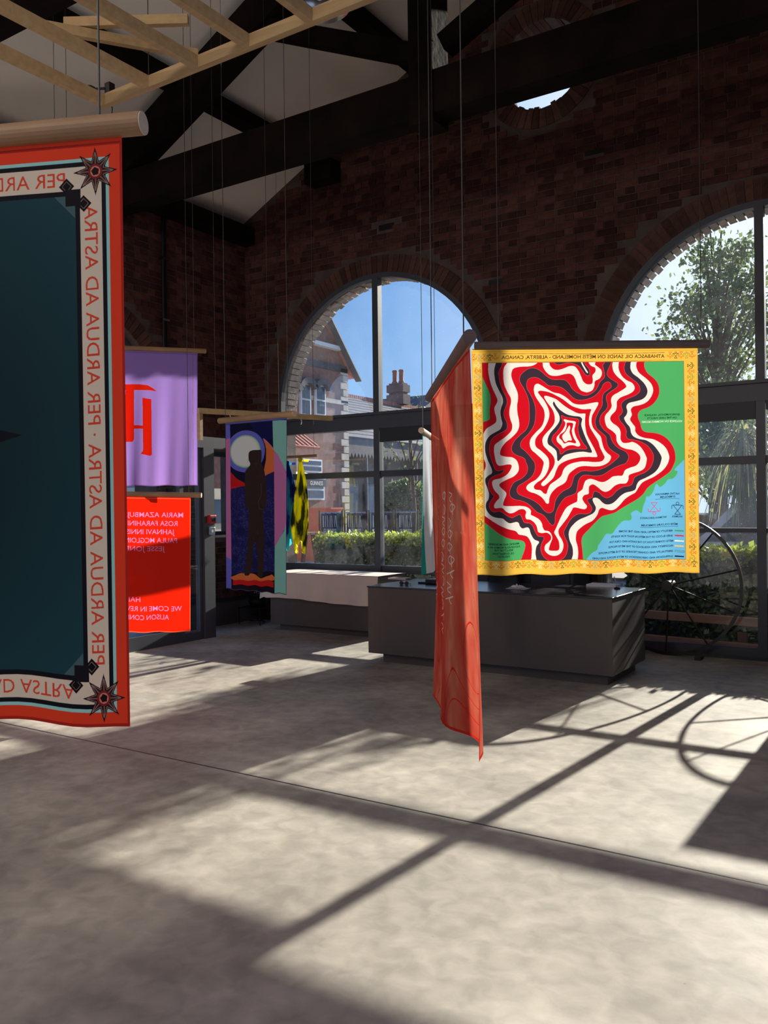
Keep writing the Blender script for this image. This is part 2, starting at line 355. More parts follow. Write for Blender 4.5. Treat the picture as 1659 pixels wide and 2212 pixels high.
# bricks ---------------------------------------------------------------
def px(p):
    v = Vector(p)-CAMP; z = v.dot(fw)
    if z < .2: return None
    return (829.5+F_PX*v.dot(RT)/z, 1106-F_PX*v.dot(UP)/z, z)
def lay_bricks(parent, u0, u1, v1, blocked, fn, proud, limit, hidden=lambda x, y: False):
    cells = []
    BH, BL, J = .072, .225, .011
    row = 0; z = 0.0
    while z < v1:
        hd = (row % 2 == 1)                      # alternate courses of stretchers and headers
        bl = BL if not hd else .107
        u = u0-(bl+J)*(.5 if not hd else .25)
        while u < u1:
            a, b = max(u, u0), min(u+bl, u1)
            if b-a > .03 and not blocked(a, z, b, z+BH): cells.append((a, b, z, z+BH))
            u += bl+J
        z += BH+J; row += 1
    scored = []
    for c in cells:
        p = px(fn((c[0]+c[1])/2, (c[2]+c[3])/2, 0))
        vis = p and -20 < p[0] < 1680 and -20 < p[1] < 2232 and not hidden(p[0], p[1])
        full = (c[1]-c[0]) > .2
        scored.append((p[2] if (vis and full) else 1e3+(p[2] if p else 99), c))
    scored.sort(key=lambda q: q[0])
    shared = {}
    near = [q for q in scored[:limit] if q[0] < 1e3]
    rest = [q[1] for q in scored if not (q[0] < 1e3)]+[q[1] for q in scored[limit:] if q[0] < 1e3]
    for i, (_, c) in enumerate(near):
        key = (round(c[1]-c[0], 3), i % 3)
        cu, cv = (c[0]+c[1])/2, (c[2]+c[3])/2; o3 = Vector(fn(cu, cv, 0))
        if key not in shared:
            hw, hh = (c[1]-c[0])/2, (c[3]-c[2])/2; pr = proud*(.7+.45*key[1])
            m = MB(); pts = []
            for t, k in ((-.02, 1.0), (pr*.6, 1.0), (pr, .94)):
                for a, b in ((-hw, -hh), (hw, -hh), (hw, hh), (-hw, hh)):
                    pts.append(Vector(fn(cu+a*k, cv+b*(k if k == 1 else .85), t))-o3)
            m.add(pts, [(0,1,5,4),(1,2,6,5),(2,3,7,6),(3,0,4,7),(4,5,9,8),(5,6,10,9),(6,7,11,10),(7,4,8,11),(8,9,10,11)])
            ob = m.build('brick', M['brick']); shared[key] = ob.data
        else:
            ob = bpy.data.objects.new('brick', shared[key]); COL.objects.link(ob)
        ob.parent = parent; ob.location = o3
    m = MB()
    for c in rest:
        pr = proud*random.uniform(.6, 1.7)
        P = []
        for t in (-.005, pr):
            for a, b in ((c[0], c[2]), (c[1], c[2]), (c[1], c[3]), (c[0], c[3])): P.append(fn(a, b, t))
        m.add(P, [(4,5,6,7),(0,1,5,4),(1,2,6,5),(2,3,7,6),(3,0,4,7)])
    o = m.build('brickwork', M['brick'], parent); o['kind'] = 'stuff'

def in_arch(u, v, cx, z0, zs, r):
    if v < z0: return False
    return (abs(u-cx) < r) if v < zs else ((u-cx)**2+(v-zs)**2 < r*r)
def blocked_far(a, z, b, zt):
    for (u, v) in ((a, z), (b, z), (b, zt), (a, zt), ((a+b)/2, (z+zt)/2)):
        if v > zr(u)-.03: return True
        for w_ in WIN:
            rr = w_['r']+(.25 if v > w_['zs'] else .0)
            if in_arch(u, v, w_['cx'], w_['z0'], w_['zs'], rr): return True
        if (u-OC[0])**2+(v-OC[1])**2 < (OC[2]+.235)**2: return True
        if v > 5.62 and u < WL+.02: return True
    return False
# a few missing bricks (dark sockets) high on the wall
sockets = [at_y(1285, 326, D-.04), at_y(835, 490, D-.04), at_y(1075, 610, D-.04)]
def blocked_far2(a, z, b, zt):
    if blocked_far(a, z, b, zt): return True
    return any(abs((a+b)/2-s_.x) < .13 and abs((z+zt)/2-s_.z) < .05 for s_ in sockets)
lay_bricks(wf, WL, WR, 8.1, blocked_far2, lambda u, v, t: (u, D-.04-t, v), .008, 300,
           hidden=lambda x, y: (y < 300 and y < 455-.297*(x-265)+10) or (1010 < x < 1520 and 740 < y < 1245) or y > 900 or x < 530)
def blocked_left(a, z, b, zt):
    for (u, v) in ((a, z), (b, z), (b, zt), (a, zt)):
        if v > 5.5: return True
        if in_arch(u, v, LDC, -.1, 3.02, LDR+(.235 if v > 3.02 else 0)): return True
        if 8.77 < u < 9.37 and 1.22 < v < 2.45: return True
    return False
lay_bricks(wl, 5.2, D-.05, 5.5, blocked_left, lambda u, v, t: (WL-.01+t, u, v), .008, 300,
           hidden=lambda x, y: x < 265 or (y > 760 and x < 430) or (x > 485 and y > 900))
def voussoirs(parent, cu, cv, r, fn, rings=1, a0=0, a1=math.pi, tmin=-.1, tp=.012, mat='brick_arch', thick=.075, jag=0.0, depth=.225, name='arch_brick'):
    base = None
    for k in range(rings):
        ri, ro = r+k*(depth/rings+.008)*1.0, r+k*(depth/rings+.008)+depth/rings
        n = int(round((a1-a0)*((ri+ro)/2)/(thick+.01)))
        for i in range(n):
            am = a0+(a1-a0)*(i+.5)/n; ha = (a1-a0)/n/2*.9
            jr = random.uniform(-jag, jag); o3 = Vector(fn(cu+ri*math.cos(am), cv+ri*math.sin(am), 0))
            P = []
            tpp = tp*random.uniform(.6, 1.3)
            for t in (tmin, tpp):
                for (a, rr) in ((-ha, ri+jr), (ha, ri+jr), (ha, ro), (-ha, ro)):
                    P.append(Vector(fn(cu+rr*math.cos(am+a), cv+rr*math.sin(am+a), t)))
            m = MB(); m.add(P, [(4,5,6,7),(0,1,5,4),(1,2,6,5),(2,3,7,6),(3,0,4,7)])
            e = bpy.data.objects.new(name, None)
            me = bpy.data.meshes.new(name); me.from_pydata([tuple(p-o3) for p in P], [], m.f); me.materials.append(M[mat])
            ob = bpy.data.objects.new(name, me); COL.objects.link(ob); ob.parent = parent; ob.location = o3
            bpy.data.objects.remove(e)
for w_ in WIN:
    voussoirs(wf, w_['cx'], w_['zs'], w_['r'], lambda u, v, t: (u, D-.04-t, v), rings=1, tmin=-.0)
    # outer leaf of the arch seen in the reveal through the glass
    m = MB(); n = 58
    for i in range(n):
        am = math.pi*(i+.5)/n; ha = math.pi/n/2*.86; ri = w_['r']-.03-random.uniform(0, .028)
        P = []
        for y in (D+.12, D+.36):
            for (a, rr) in ((-ha, ri), (ha, ri), (ha, w_['r']+.02), (-ha, w_['r']+.02)):
                P.append((w_['cx']+rr*math.cos(am+a), y, w_['zs']+rr*math.sin(am+a)))
        m.add(P, [(0,3,2,1),(4,5,6,7),(0,1,5,4),(1,2,6,5),(2,3,7,6),(3,0,4,7)])
    o = m.build('arch_soffit', M['reveal'], wf); o['kind'] = 'stuff'
voussoirs(wf, OC[0], OC[1], OC[2], lambda u, v, t: (u, D-.04-t, v), a0=0, a1=2*math.pi, tmin=-.36, tp=.015, jag=.022, mat='brick_arch')
voussoirs(wl, LDC, 3.02, LDR-.0, lambda u, v, t: (WL-.01+t, u, v), tmin=-.05, tp=.02)
# socket holes: thin black brick-sized plates, inner shade put into the colour
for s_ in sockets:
    MB().box(s_.x-.12, s_.x+.12, D-.043, D-.0405, s_.z-.04, s_.z+.04).build('socket_shade', M['black'], wf)

# windows ---------------------------------------------------------------
def big_window(i, w_, low_rail, blinds):
    cx, z0, zs, r = w_['cx'], w_['z0'], w_['zs'], w_['r']
    t = sempty('window_%d' % i, (cx, D, z0))
    MB().ring(cx, zs, r-.065, r+.01, D-.045, D+.05).build('arch_frame', M['frame'], t)
    for s in (-1, 1):
        x = cx+s*(r-.03); MB().box(x-.035, x+.035, D-.04, D+.05, z0, zs).build('jamb', M['frame'], t)
    MB().box(cx-.045, cx+.045, D-.05, D+.05, z0, zs+r-.05).build('mullion', M['frame'], t)
    MB().box(cx-r+.04, cx+r-.04, D-.055, D+.05, 2.66, 2.875).build('transom', M['frame'], t)
    MB().box(cx-r+.05, cx+r-.05, D-.1, D-.055, 2.84, 2.875).build('transom_ledge', M['frame'], t)
    rails = [(2.02, 2.10)]+([(1.305, 1.35)] if low_rail else [(.74, .84)])
    for a, b in rails: MB().box(cx-r+.06, cx+r-.06, D-.03, D+.04, a, b).build('rail', M['frame'], t)
    MB().box(cx-r+.05, cx+r-.05, D-.045, D+.05, z0, z0+.1).build('sill_rail', M['frame'], t)
    for s in blinds:
        a, b = (cx-r+.08, cx-.05) if s < 0 else (cx+.05, cx+r-.08)
        MB().box(a, b, D-.05, D+.02, 2.48 if s < 0 or cx < -3 else 2.57, 2.66).build('blind_box', M['frame_dark'], t)
    levels = [z0+.1]+[q for ab in sorted(rails) for q in ab]+[2.66]
    for s in (-1, 1):
        a, b = (cx-r+.05, cx-.045) if s < 0 else (cx+.045, cx+r-.05)
        for k in range(0, len(levels)-1, 2):
            MB().add([(a, D+.012, levels[k]), (b, D+.012, levels[k]), (b, D+.012, levels[k+1]), (a, D+.012, levels[k+1])], [(0,1,2,3)]).build('pane', M['glass'], t)
        P = [(cx+s*.045, D+.012, 2.875), (cx+s*(r-.06), D+.012, 2.875)]
        for k in range(17):
            an = (math.pi/2)*k/16; P.append((cx+s*max(.045, (r-.06)*math.cos(an)), D+.012, zs+(r-.06)*math.sin(an)))
        MB().add(P, [tuple(range(len(P)))]).build('pane', M['glass'], t)
    return t
big_window(1, WIN[0], False, [1])
big_window(2, WIN[1], True, [-1, 1])
# low window of the left wall
t = sempty('window_3', (WL, 9.07, 1.25))
for (a, b, c, d) in ((8.78, 9.36, 1.25, 1.30), (8.78, 9.36, 2.36, 2.42)): MB().box(WL-.1, WL-.04, a, b, c, d).build('frame_rail', M['frame_dark'], t)
for a in (8.78, 9.31): MB().box(WL-.1, WL-.04, a, a+.05, 1.3, 2.36).build('frame_stile', M['frame_dark'], t)
MB().add([(WL-.07, 8.83, 1.3), (WL-.07, 9.31, 1.3), (WL-.07, 9.31, 2.36), (WL-.07, 8.83, 2.36)], [(0,1,2,3)]).build('pane', M['glass'], t)
MB().box(WL-.3, WL+.03, 8.75, 9.4, 1.215, 1.25).build('sill', M['stone'], t)
# fanlight of the arched door opening
t = sempty('window_4', (WL, LDC, 2.7))
MB().ring(LDC, 3.02, LDR-.09, LDR-.02, WL-.2, WL-.12, axis='X').build('arch_frame', M['frame'], t)
MB().box(WL-.2, WL-.12, LDC-LDR, LDC+LDR, 2.6, 2.72).build('transom', M['frame'], t)
P = [(WL-.16, LDC+(LDR-.06)*math.cos(math.pi*k/20), 3.02+(LDR-.06)*math.sin(math.pi*k/20)) for k in range(21)]+[(WL-.16, LDC-LDR+.06, 2.72), (WL-.16, LDC+LDR-.06, 2.72)]
MB().add(P, [tuple(range(len(P)))]).build('pane', M['glass'], t)

# wall plates, purlins (structure trims)
struct(MB().box(WL-.05, WL+.2, YB, D-.05, 5.46, 5.70).build('trim_1', M['darkwood']))
struct(MB().box(WR-.2, WR+.05, YB, D-.05, 5.46, 5.70).build('trim_2', M['darkwood']))

# roof trusses ----------------------------------------------------------
def truss(Y, label):
    t = thing('roof_truss', label, 'roof truss', (RIDGE, Y, 5.16), 'dark timber roof trusses')
    h = .13
    MB().box(WL-.1, WR+.1, Y-h, Y+h, 5.16, 5.55).build('tie_beam', M['darkwood'], t)
    MB().box(-4.05, -3.80, Y-h-.02, Y+h+.02, 5.09, 8.0).build('king_post', M['darkwood'], t)
    for s in (-1, 1):
        def X(x): return x if s < 0 else 2*RIDGE-x
        m = MB(); xa, xb = -8.5, RIDGE-.12
        P = []
        for y in (Y-h, Y+h):
            for (x, z) in ((xa, 5.28), (xb, 5.28+.497*(xb-xa)), (xb, zr(xb)-.17), (xa, zr(xa)-.17)): P.append((X(x), y, z))
        m.add(P, [(0,1,2,3),(7,6,5,4),(0,4,5,1),(1,5,6,2),(2,6,7,3),(3,7,4,0)]).build('rafter', M['darkwood'], t)
        MB().bar((X(-4.05), Y, 5.80), (X(-5.95), Y, 6.66), .17, .17).build('strut', M['darkwood'], t)
    return t
truss(6.88, 'dark timber king-post roof truss crossing in front of the glazed gable wall')
truss(3.76, 'dark timber roof truss whose end shows in the top left corner above the battens')
for k, (x, dx) in enumerate(((-7.15, .22), (-5.53, .2))):
    for s in (-1, 1):
        xx = x if s < 0 else 2*RIDGE-x
        o = MB().box(xx-dx/2, xx+dx/2, YB+.05, D-.06, zr(x)-.22, zr(x)-.06).build('purlin', M['darkwood'])
        tag(o, ('lower' if k == 0 else 'upper')+' dark purlin running along the '+('left' if s < 0 else 'right')+' slope of the plaster roof', 'purlin')
tag(MB().box(RIDGE-.08, RIDGE+.08, YB+.05, D-.06, zr(RIDGE)-.28, zr(RIDGE)-.03).build('ridge_beam', M['darkwood']), 'dark ridge beam at the apex of the roof above the round opening', 'beam')
# stone corbels / padstones under purlins on the far wall
for X_, Z_ in ((-7.05, 6.1),):
    tag(MB().box(X_-.2, X_+.25, D-.28, D-.05, Z_-.06, Z_+.2).build('timber_bracket', M['darkwood']), 'dark timber bracket under the lower left purlin at the gable wall', 'bracket')

# conduit on the left wall
t = thing('conduit_pipe', 'thin black vertical conduit pipe fixed to the left brick wall', 'pipe', (WL+.05, 7.86, 3.0))
MB().tube([(WL+.045, 7.86, 2.6), (WL+.045, 7.86, 5.46)], .022).build('pipe', M['black'], t)
MB().tube([(WL+.045, 7.905, 3.4), (WL+.045, 7.905, 5.46)], .012).build('pipe', M['black'], t)
for z in (3.3, 4.1, 4.9): MB().box(WL, WL+.075, 7.82, 7.94, z-.015, z+.015).build('clip', M['metal'], t)

# ------------------------------------------------------------------ entrance lobby at left
LX = -7.7
t = sempty('door_1', (LX, 6.9, 0))
MB().box(LX-.1, LX+.02, 5.2, 8.12, 2.38, 2.52).build('head_rail', M['frame'], t)
MB().box(LX-.14, LX+.02, 7.72, 7.90, 0, 2.38).build('corner_post', M['frame'], t)
MB().box(LX-.06, LX+.0, 7.33, 7.39, 0, 2.38).build('stile', M['frame'], t)
MB().box(LX-.05, LX-.01, 7.66, 7.72, 0, 2.38).build('stile', M['frame'], t)
MB().box(LX-.05, LX-.0, 7.39, 7.66, 0, .10).build('bottom_rail', M['frame'], t)
MB().box(LX-.05, LX-.0, 6.35, 7.33, 0, .16).build('bottom_rail', M['frame'], t)
MB().box(LX-.06, LX+.0, 6.29, 6.35, 0, 2.38).build('stile', M['frame'], t)
MB().box(LX-.06, LX+.0, 5.2, 5.28, 0, 2.38).build('stile', M['frame'], t)
MB().box(LX-.05, LX-.0, 5.28, 6.29, 0, .16).build('bottom_rail', M['frame'], t)
for a, b, z in ((7.39, 7.66, .10), (6.35, 7.33, .16), (5.28, 6.29, .16)):
    MB().add([(LX-.03, a, z), (LX-.03, b, z), (LX-.03, b, 2.38), (LX-.03, a, 2.38)], [(0,1,2,3)]).build('pane', M['glass'], t)
MB().box(WL, LX-.1, 5.2, 5.3, 0, 2.38).build('side_panel', M['frame_dark'], t)
MB().box(WL, LX-.1, 5.2, 7.9, 2.40, 2.50).build('lobby_roof', M['frame_dark'], t)
MB().tube([(LX+.05, 6.45, .75), (LX+.05, 6.45, 1.55)], .015).build('pull_handle', M['metal'], t)
# call point and card reader on the corner post
p = at_x(459, 1122, LX+.03)
t = thing('fire_alarm_call_point', 'small red fire alarm call point on the grey door post', 'fire alarm', (LX+.02, 7.82, 1.45))
bevel(MB().box(LX+.0205, LX+.075, 7.765, 7.875, 1.435, 1.54).build('housing', M['red'], t), .008, 2)
MB().box(LX+.074, LX+.078, 7.79, 7.85, 1.46, 1.515).build('break_glass', M['black'], t)
t = thing('door_release_box', 'small grey door release box below the red call point', 'switch', (LX+.02, 7.82, 1.30))
bevel(MB().box(LX+.0205, LX+.055, 7.77, 7.87, 1.29, 1.39).build('housing', M['metal'], t), .006, 2)
MB().tube([(LX+.05, 7.82, 1.34), (LX+.062, 7.82, 1.34)], .018, 12).build('button', M['white'], t)

# low grey panel (radiator casing) along the left wall
t = thing('radiator_casing', 'long low dark grey casing against the left wall beyond the doors', 'radiator', (-8.45, 9.0, 0))
MB().box(WL+.01, -8.38, 7.95, D-.07, 0, .33).build('casing', M['desk'], t)
MB().box(WL+.01, -8.36, 7.95, D-.07, .33, .35).build('top', M['frame_dark'], t)

# ------------------------------------------------------------------ raster canvas for the printed scarves
class Canvas:
    def __init__(s, w, h, col): s.w, s.h = w, h; s.a = np.empty((h, w, 3), np.float32); s.a[:] = np.array(col)/255.0
    def poly(s, pts, col):
        pts = np.asarray(pts, float); c = np.array(col, np.float32)/255
        x0, y0 = pts[:, 0], pts[:, 1]; x1, y1 = np.roll(x0, -1), np.roll(y0, -1)
        ra, rb = max(0, int(y0.min())), min(s.h-1, int(y0.max())+1)
        for r in range(ra, rb+1):
            y = r+.5; k = ((y0 <= y) & (y1 > y)) | ((y1 <= y) & (y0 > y))
            if not k.any(): continue
            xs = np.sort(x0[k]+(y-y0[k])*(x1[k]-x0[k])/(y1[k]-y0[k]))
            for i in range(0, len(xs)-1, 2):
                a, b = max(0, int(round(xs[i]))), min(s.w, int(round(xs[i+1])))
                if b > a: s.a[r, a:b] = c
    def rect(s, x0, y0, x1, y1, col): s.a[max(0,int(round(y0))):max(0,int(round(y1))), max(0,int(round(x0))):max(0,int(round(x1)))] = np.array(col, np.float32)/255
    def line(s, p, q, wd, col):
        p = np.array(p, float); q = np.array(q, float); d = q-p; l = np.hypot(*d)
        if l < 1e-6: return
        n = np.array([-d[1], d[0]])/l*wd/2; s.poly([p+n, q+n, q-n, p-n], col)
    def pline(s, pts, wd, col, closed=False):
        n = len(pts)
        for i in range(n if closed else n-1): s.line(pts[i], pts[(i+1) % n], wd, col)
    def ell(s, cx, cy, rx, ry, col, n=48): s.poly([(cx+rx*math.cos(2*math.pi*i/n), cy+ry*math.sin(2*math.pi*i/n)) for i in range(n)], col)
    def oring(s, cx, cy, r, wd, col, n=20): s.pline([(cx+r*math.cos(2*math.pi*i/n), cy+r*math.sin(2*math.pi*i/n)) for i in range(n)], wd, col, True)
    def text(s, body, x, y, cap, col, mirror=True, rot=0.0, align='start', fit=None, bold=0.0):
        P, T = glyphs(body, bold)
        if P is None: return
        k = cap/.69; P = P*k; ln = P[:, 0].max()-P[:, 0].min(); P[:, 0] -= P[:, 0].min()
        if fit: P[:, 0] *= fit/ln; ln = fit
        if align == 'center': P[:, 0] -= ln/2
        if align == 'end': P[:, 0] -= ln
        if mirror: P[:, 0] *= -1
        c, sn = math.cos(rot), math.sin(rot)
        X = x+P[:, 0]*c-P[:, 1]*sn*(-1)*(-1); Y = y-(P[:, 0]*sn+P[:, 1]*c)
        cc = np.array(col, np.float32)/255
        for t in T:
            ax, ay, bx, by, qx, qy = X[t[0]], Y[t[0]], X[t[1]], Y[t[1]], X[t[2]], Y[t[2]]
            x0, x1 = int(max(0, min(ax, bx, qx)-1)), int(min(s.w, max(ax, bx, qx)+2)); y0, y1 = int(max(0, min(ay, by, qy)-1)), int(min(s.h, max(ay, by, qy)+2))
            if x1 <= x0 or y1 <= y0: continue
            den = (by-qy)*(ax-qx)+(qx-bx)*(ay-qy)
            if abs(den) < 1e-9: continue
            gx = np.arange(x0, x1)+.5; gy = (np.arange(y0, y1)+.5)[:, None]
            l1 = ((by-qy)*(gx-qx)+(qx-bx)*(gy-qy))/den; l2 = ((qy-ay)*(gx-qx)+(ax-qx)*(gy-qy))/den
            k_ = (l1 >= -1e-3) & (l2 >= -1e-3) & (l1+l2 <= 1.001)
            s.a[y0:y1, x0:x1][k_] = cc
    def image(s, name):
        im = bpy.data.images.new(name, s.w, s.h)
        a = np.ones((s.h, s.w, 4), np.float32); a[..., :3] = np.clip(s.a, 0, 1)[::-1]
        im.pixels.foreach_set(a.ravel()); im.update(); im.pack(); return im
_gc = {}
def glyphs(body, bold):
    k = (body, bold)
    if k not in _gc:
        cu = bpy.data.curves.new('t', 'FONT'); cu.body = body; cu.resolution_u = 3; cu.offset = bold; cu.fill_mode = 'FRONT'
        o = bpy.data.objects.new('t', cu); COL.objects.link(o)
        dg = bpy.context.evaluated_depsgraph_get(); me = o.evaluated_get(dg).to_mesh(); me.calc_loop_triangles()
        P = np.array([v.co[:2] for v in me.vertices]); T = [tuple(q.vertices) for q in me.loop_triangles]
        o.evaluated_get(dg).to_mesh_clear(); bpy.data.objects.remove(o); bpy.data.curves.remove(cu)
        _gc[k] = (P if len(P) else None, T)
    P, T = _gc[k]; return (None if P is None else P.copy()), T
def smooth(pts, n=6, closed=True):
    P = [np.array(p, float) for p in pts]; m = len(P); out = []
    for i in range(m if closed else m-1):
        p0, p1, p2, p3 = (P[(i-1) % m] if closed or i > 0 else P[0]), P[i], P[(i+1) % m], (P[(i+2) % m] if closed or i+2 < m else P[-1])
        for k in range(n):
            t = k/n; out.append(.5*((2*p1)+(-p0+p2)*t+(2*p0-5*p1+4*p2-p3)*t*t+(-p0+3*p1-3*p2+p3)*t**3))
    return np.array(out)
def homog(src, dst):
    A = []; b = []
    for (x, y), (u, v) in zip(src, dst):
        A.append([x, y, 1, 0, 0, 0, -u*x, -u*y]); b.append(u); A.append([0, 0, 0, x, y, 1, -v*x, -v*y]); b.append(v)
    h = np.linalg.solve(np.array(A, float), np.array(b, float)); H = np.append(h, 1).reshape(3, 3)
    def f(p):
        p = np.atleast_2d(np.asarray(p, float)); q = np.c_[p, np.ones(len(p))]@H.T; return q[:, :2]/q[:, 2:]
    return f

def clothmat(name, img=None, col=None, trans=.5, through=.12, node=None, weave=900, rough=.7):
    m, nt, out = newmat(name); N = nt.nodes; L = nt.links
    if img:
        ti = N.new('ShaderNodeTexImage'); ti.image = img; ti.extension = 'EXTEND'; c = ti.outputs[0]
    elif node: c = node(N, L)
    else:
        rg = N.new('ShaderNodeRGB'); rg.outputs[0].default_value = (*lin(col), 1); c = rg.outputs[0]
    d = N.new('ShaderNodeBsdfDiffuse'); L.new(c, d.inputs[0])
    t = N.new('ShaderNodeBsdfTranslucent'); L.new(c, t.inputs[0])
    s = N.new('ShaderNodeBsdfTransparent'); L.new(c, s.inputs[0])
    g = N.new('ShaderNodeBsdfGlossy'); g.inputs['Roughness'].default_value = .6
    m1 = N.new('ShaderNodeMixShader'); m1.inputs[0].default_value = trans; L.new(d.outputs[0], m1.inputs[1]); L.new(t.outputs[0], m1.inputs[2])
    m2 = N.new('ShaderNodeMixShader'); m2.inputs[0].default_value = through; L.new(m1.outputs[0], m2.inputs[1]); L.new(s.outputs[0], m2.inputs[2])
    m3 = N.new('ShaderNodeMixShader'); m3.inputs[0].default_value = .008; L.new(m2.outputs[0], m3.inputs[1]); L.new(g.outputs[0], m3.inputs[2])
    L.new(m3.outputs[0], out.inputs[0]); return m

# ---- yellow scarf artwork, seen from its back (mirrored writing)
YQ = [(1018, 759), (1507, 755), (1511, 1236), (1029, 1243)]
def art_yellow():
    W = 1500; c = Canvas(W, W, (238, 190, 76))
    hm = homog(YQ, [(0, 0), (W, 0), (W, W), (0, W)])
    def G(pts): return hm(pts)
    def q(k, P):
        ox, oy = ((1030, 770), (1250, 770), (1030, 985), (1250, 985))[k-1]
        return [(x/7.213+ox, y/7.213+oy) for x, y in P]
    RED, WHT, DRK, GRN, BLU = (204, 16, 32), (236, 230, 222), (58, 44, 56), (78, 172, 100), (108, 184, 224)
    panel = [(1041.5, 784), (1477, 780.5), (1481, 1209), (1048, 1211.5)]
    keep = c.a.copy()
    c.poly(G(panel), GRN)
    c.poly(G(smooth(q(4, [(1700,30),(1645,70),(1600,110),(1490,230),(1540,260),(1500,340),(1450,375),(1390,385),(1340,450),(1270,495),(1230,450),(1200,460),(1170,550),(1110,630),(1060,635),(1045,700),(1010,790),(985,895),(910,855),(820,905),(835,970),(800,1020),(700,1030),(600,1130),(530,1220),(440,1215),(370,1310),(310,1390),(290,1460),(210,1510),(110,1635),(110,1720),(1720,1720),(1720,30)]), 4)), BLU)
    def band(parts, col, edge=None):
        P = []
        for k, pts in parts: P += q(k, pts)
        S = G(smooth(P, 6)); c.poly(S, col)
        if edge: c.pline(S, 2.2, edge, True)
    E1 = (214, 92, 96)
    band([(2,[(1025,20),(1025,95),(1030,170),(1075,260),(1190,360),(1245,450),(1260,560),(1230,660),(1160,750),(1080,800),(980,840),(935,890),(930,960),(965,1050),(990,1140),(1050,1185),(1200,1205),(1330,1260),(1430,1360),(1490,1480)]),
          (4,[(1505,60),(1480,150),(1420,260),(1300,350),(1170,430),(1080,500),(1010,600),(920,680),(780,770),(650,850),(560,900),(440,925),(360,950),(250,1050),(150,1160),(70,1250),(45,1340),(55,1450),(70,1630),(70,1750)]),
          (3,[(705,1750),(710,1600),(735,1530),(762,1440),(755,1370),(700,1330),(560,1305),(440,1260),(330,1200),(220,1120),(110,1045),(0,960)]),(1,[(0,900),(0,20)])], RED, E1)
    c.poly(G(smooth(q(1,[(60,290),(100,350),(130,420),(190,540),(215,640),(215,740),(200,840),(205,960),(190,1000),(95,1035),(50,1040),(40,700)]),5)), GRN)
    band([(2,[(905,20),(905,95),(905,170),(950,260),(1060,350),(1140,440),(1165,540),(1130,640),(1060,720),(960,765),(860,790),(820,840),(835,920),(808,990),(840,1050),(885,1110),(890,1180),(940,1240),(1030,1275),(1170,1300),(1290,1370),(1370,1460)]),
          (4,[(1410,20),(1405,80),(1380,150),(1310,240),(1180,330),(1090,370),(1000,420),(940,500),(890,580),(810,630),(730,690),(650,780),(580,840),(510,855),(440,835),(370,812),(325,840),(295,920),(220,1010),(100,1080),(0,1165)]),
          (3,[(1555,1220),(1545,1320),(1575,1440),(1580,1560),(1570,1640),(1570,1750),(860,1750),(858,1600),(865,1480),(855,1380),(800,1280),(720,1250),(660,1235),(610,1180),(500,1145),(380,1095),(240,1020),(105,935),(20,890)]),
          (1,[(20,1800),(30,1350),(60,1260),(95,1235),(150,1140),(240,1080),(300,1030),(305,960),(285,890),(275,810),(305,750),(325,690),(300,620),(245,500),(205,380),(180,240),(180,105),(180,20)])], WHT)
    c.poly(G(smooth(q(3,[(60,20),(100,50),(135,120),(137,190),(105,262),(60,290)]),5)), RED)
    band([(2,[(815,20),(815,95),(812,190),(850,270),(940,340),(1030,430),(1075,530),(1060,610),(1000,670),(900,705),(790,735),(750,790),(765,870),(745,930),(715,975),(750,1050),(805,1120),(825,1210),(870,1265),(950,1295),(1060,1315),(1160,1380),(1240,1480)]),
          (4,[(1290,20),(1290,80),(1250,190),(1180,270),(1060,340),(960,390),(915,450),(890,530),(830,565),(740,590),(660,640),(590,710),(520,755),(440,760),(380,730),(330,680),(280,655),(235,660),(220,690),(240,740),(270,800),(265,850),(230,895),(170,930),(90,970),(0,1015)]),
          (3,[(1510,1080),(1455,1150),(1435,1230),(1450,1330),(1490,1430),(1500,1540),(1475,1640),(1475,1750),(950,1750),(935,1620),(920,1520),(935,1420),(975,1345),(900,1310),(850,1230),(825,1150),(790,1130),(720,1145),(680,1110),(660,1060),(620,1040),(520,1052),(460,1020),(400,975),(300,965),(220,935),(160,870),(140,800),(150,740),(185,680),(190,590),(160,500),(135,430),(135,370),(180,320),(235,280),(235,220),(205,150),(165,60)]),
          (1,[(130,1480),(140,1350),(200,1250),(290,1190),(370,1140),(400,1060),(385,980),(370,880),(385,800),(410,720),(400,640),(350,540),(300,430),(280,330),(272,230),(285,150),(300,100),(300,20)])], DRK)
    band([(2,[(730,20),(730,95),(715,180),(740,270),(830,350),(920,420),(960,500),(950,560),(880,620),(760,670),(690,720),(670,780),(690,860),(670,910),(635,950),(655,1020),(720,1100),(750,1180),(745,1250),(780,1300),(860,1310),(980,1340),(1090,1410),(1160,1520)]),
          (4,[(1170,20),(1165,90),(1120,190),(1040,260),(930,310),(870,360),(845,440),(800,480),(700,500),(600,560),(530,630),(450,660),(380,630),(330,580),(260,555),(230,590),(215,650),(150,680),(145,720),(190,780),(210,830),(180,890),(110,915),(0,920)]),
          (3,[(1500,970),(1440,1040),(1400,1110),(1360,1190),(1375,1270),(1415,1360),(1420,1450),(1390,1550),(1330,1610),(1200,1640),(1100,1610),(1030,1550),(1000,1460),(1010,1380),(1045,1300),(1040,1260),(960,1255),(910,1180),(880,1110),(830,1065),(750,1055),(710,980),(680,930),(620,945),(560,970),(490,945),(410,890),(350,865),(260,880),(205,830),(195,770),(220,710),(265,640),(230,590),(190,530),(180,450),(210,370),(290,310),(380,280),(430,240),(400,225),(340,238),(290,220),(260,150),(220,40)]),
          (1,[(200,1500),(205,1380),(250,1280),(350,1210),(450,1160),(480,1100),(465,1020),(430,950),(425,870),(450,800),(475,730),(465,650),(420,560),(375,450),(350,340),(345,240),(385,160),(405,95),(405,20)])], RED, E1)
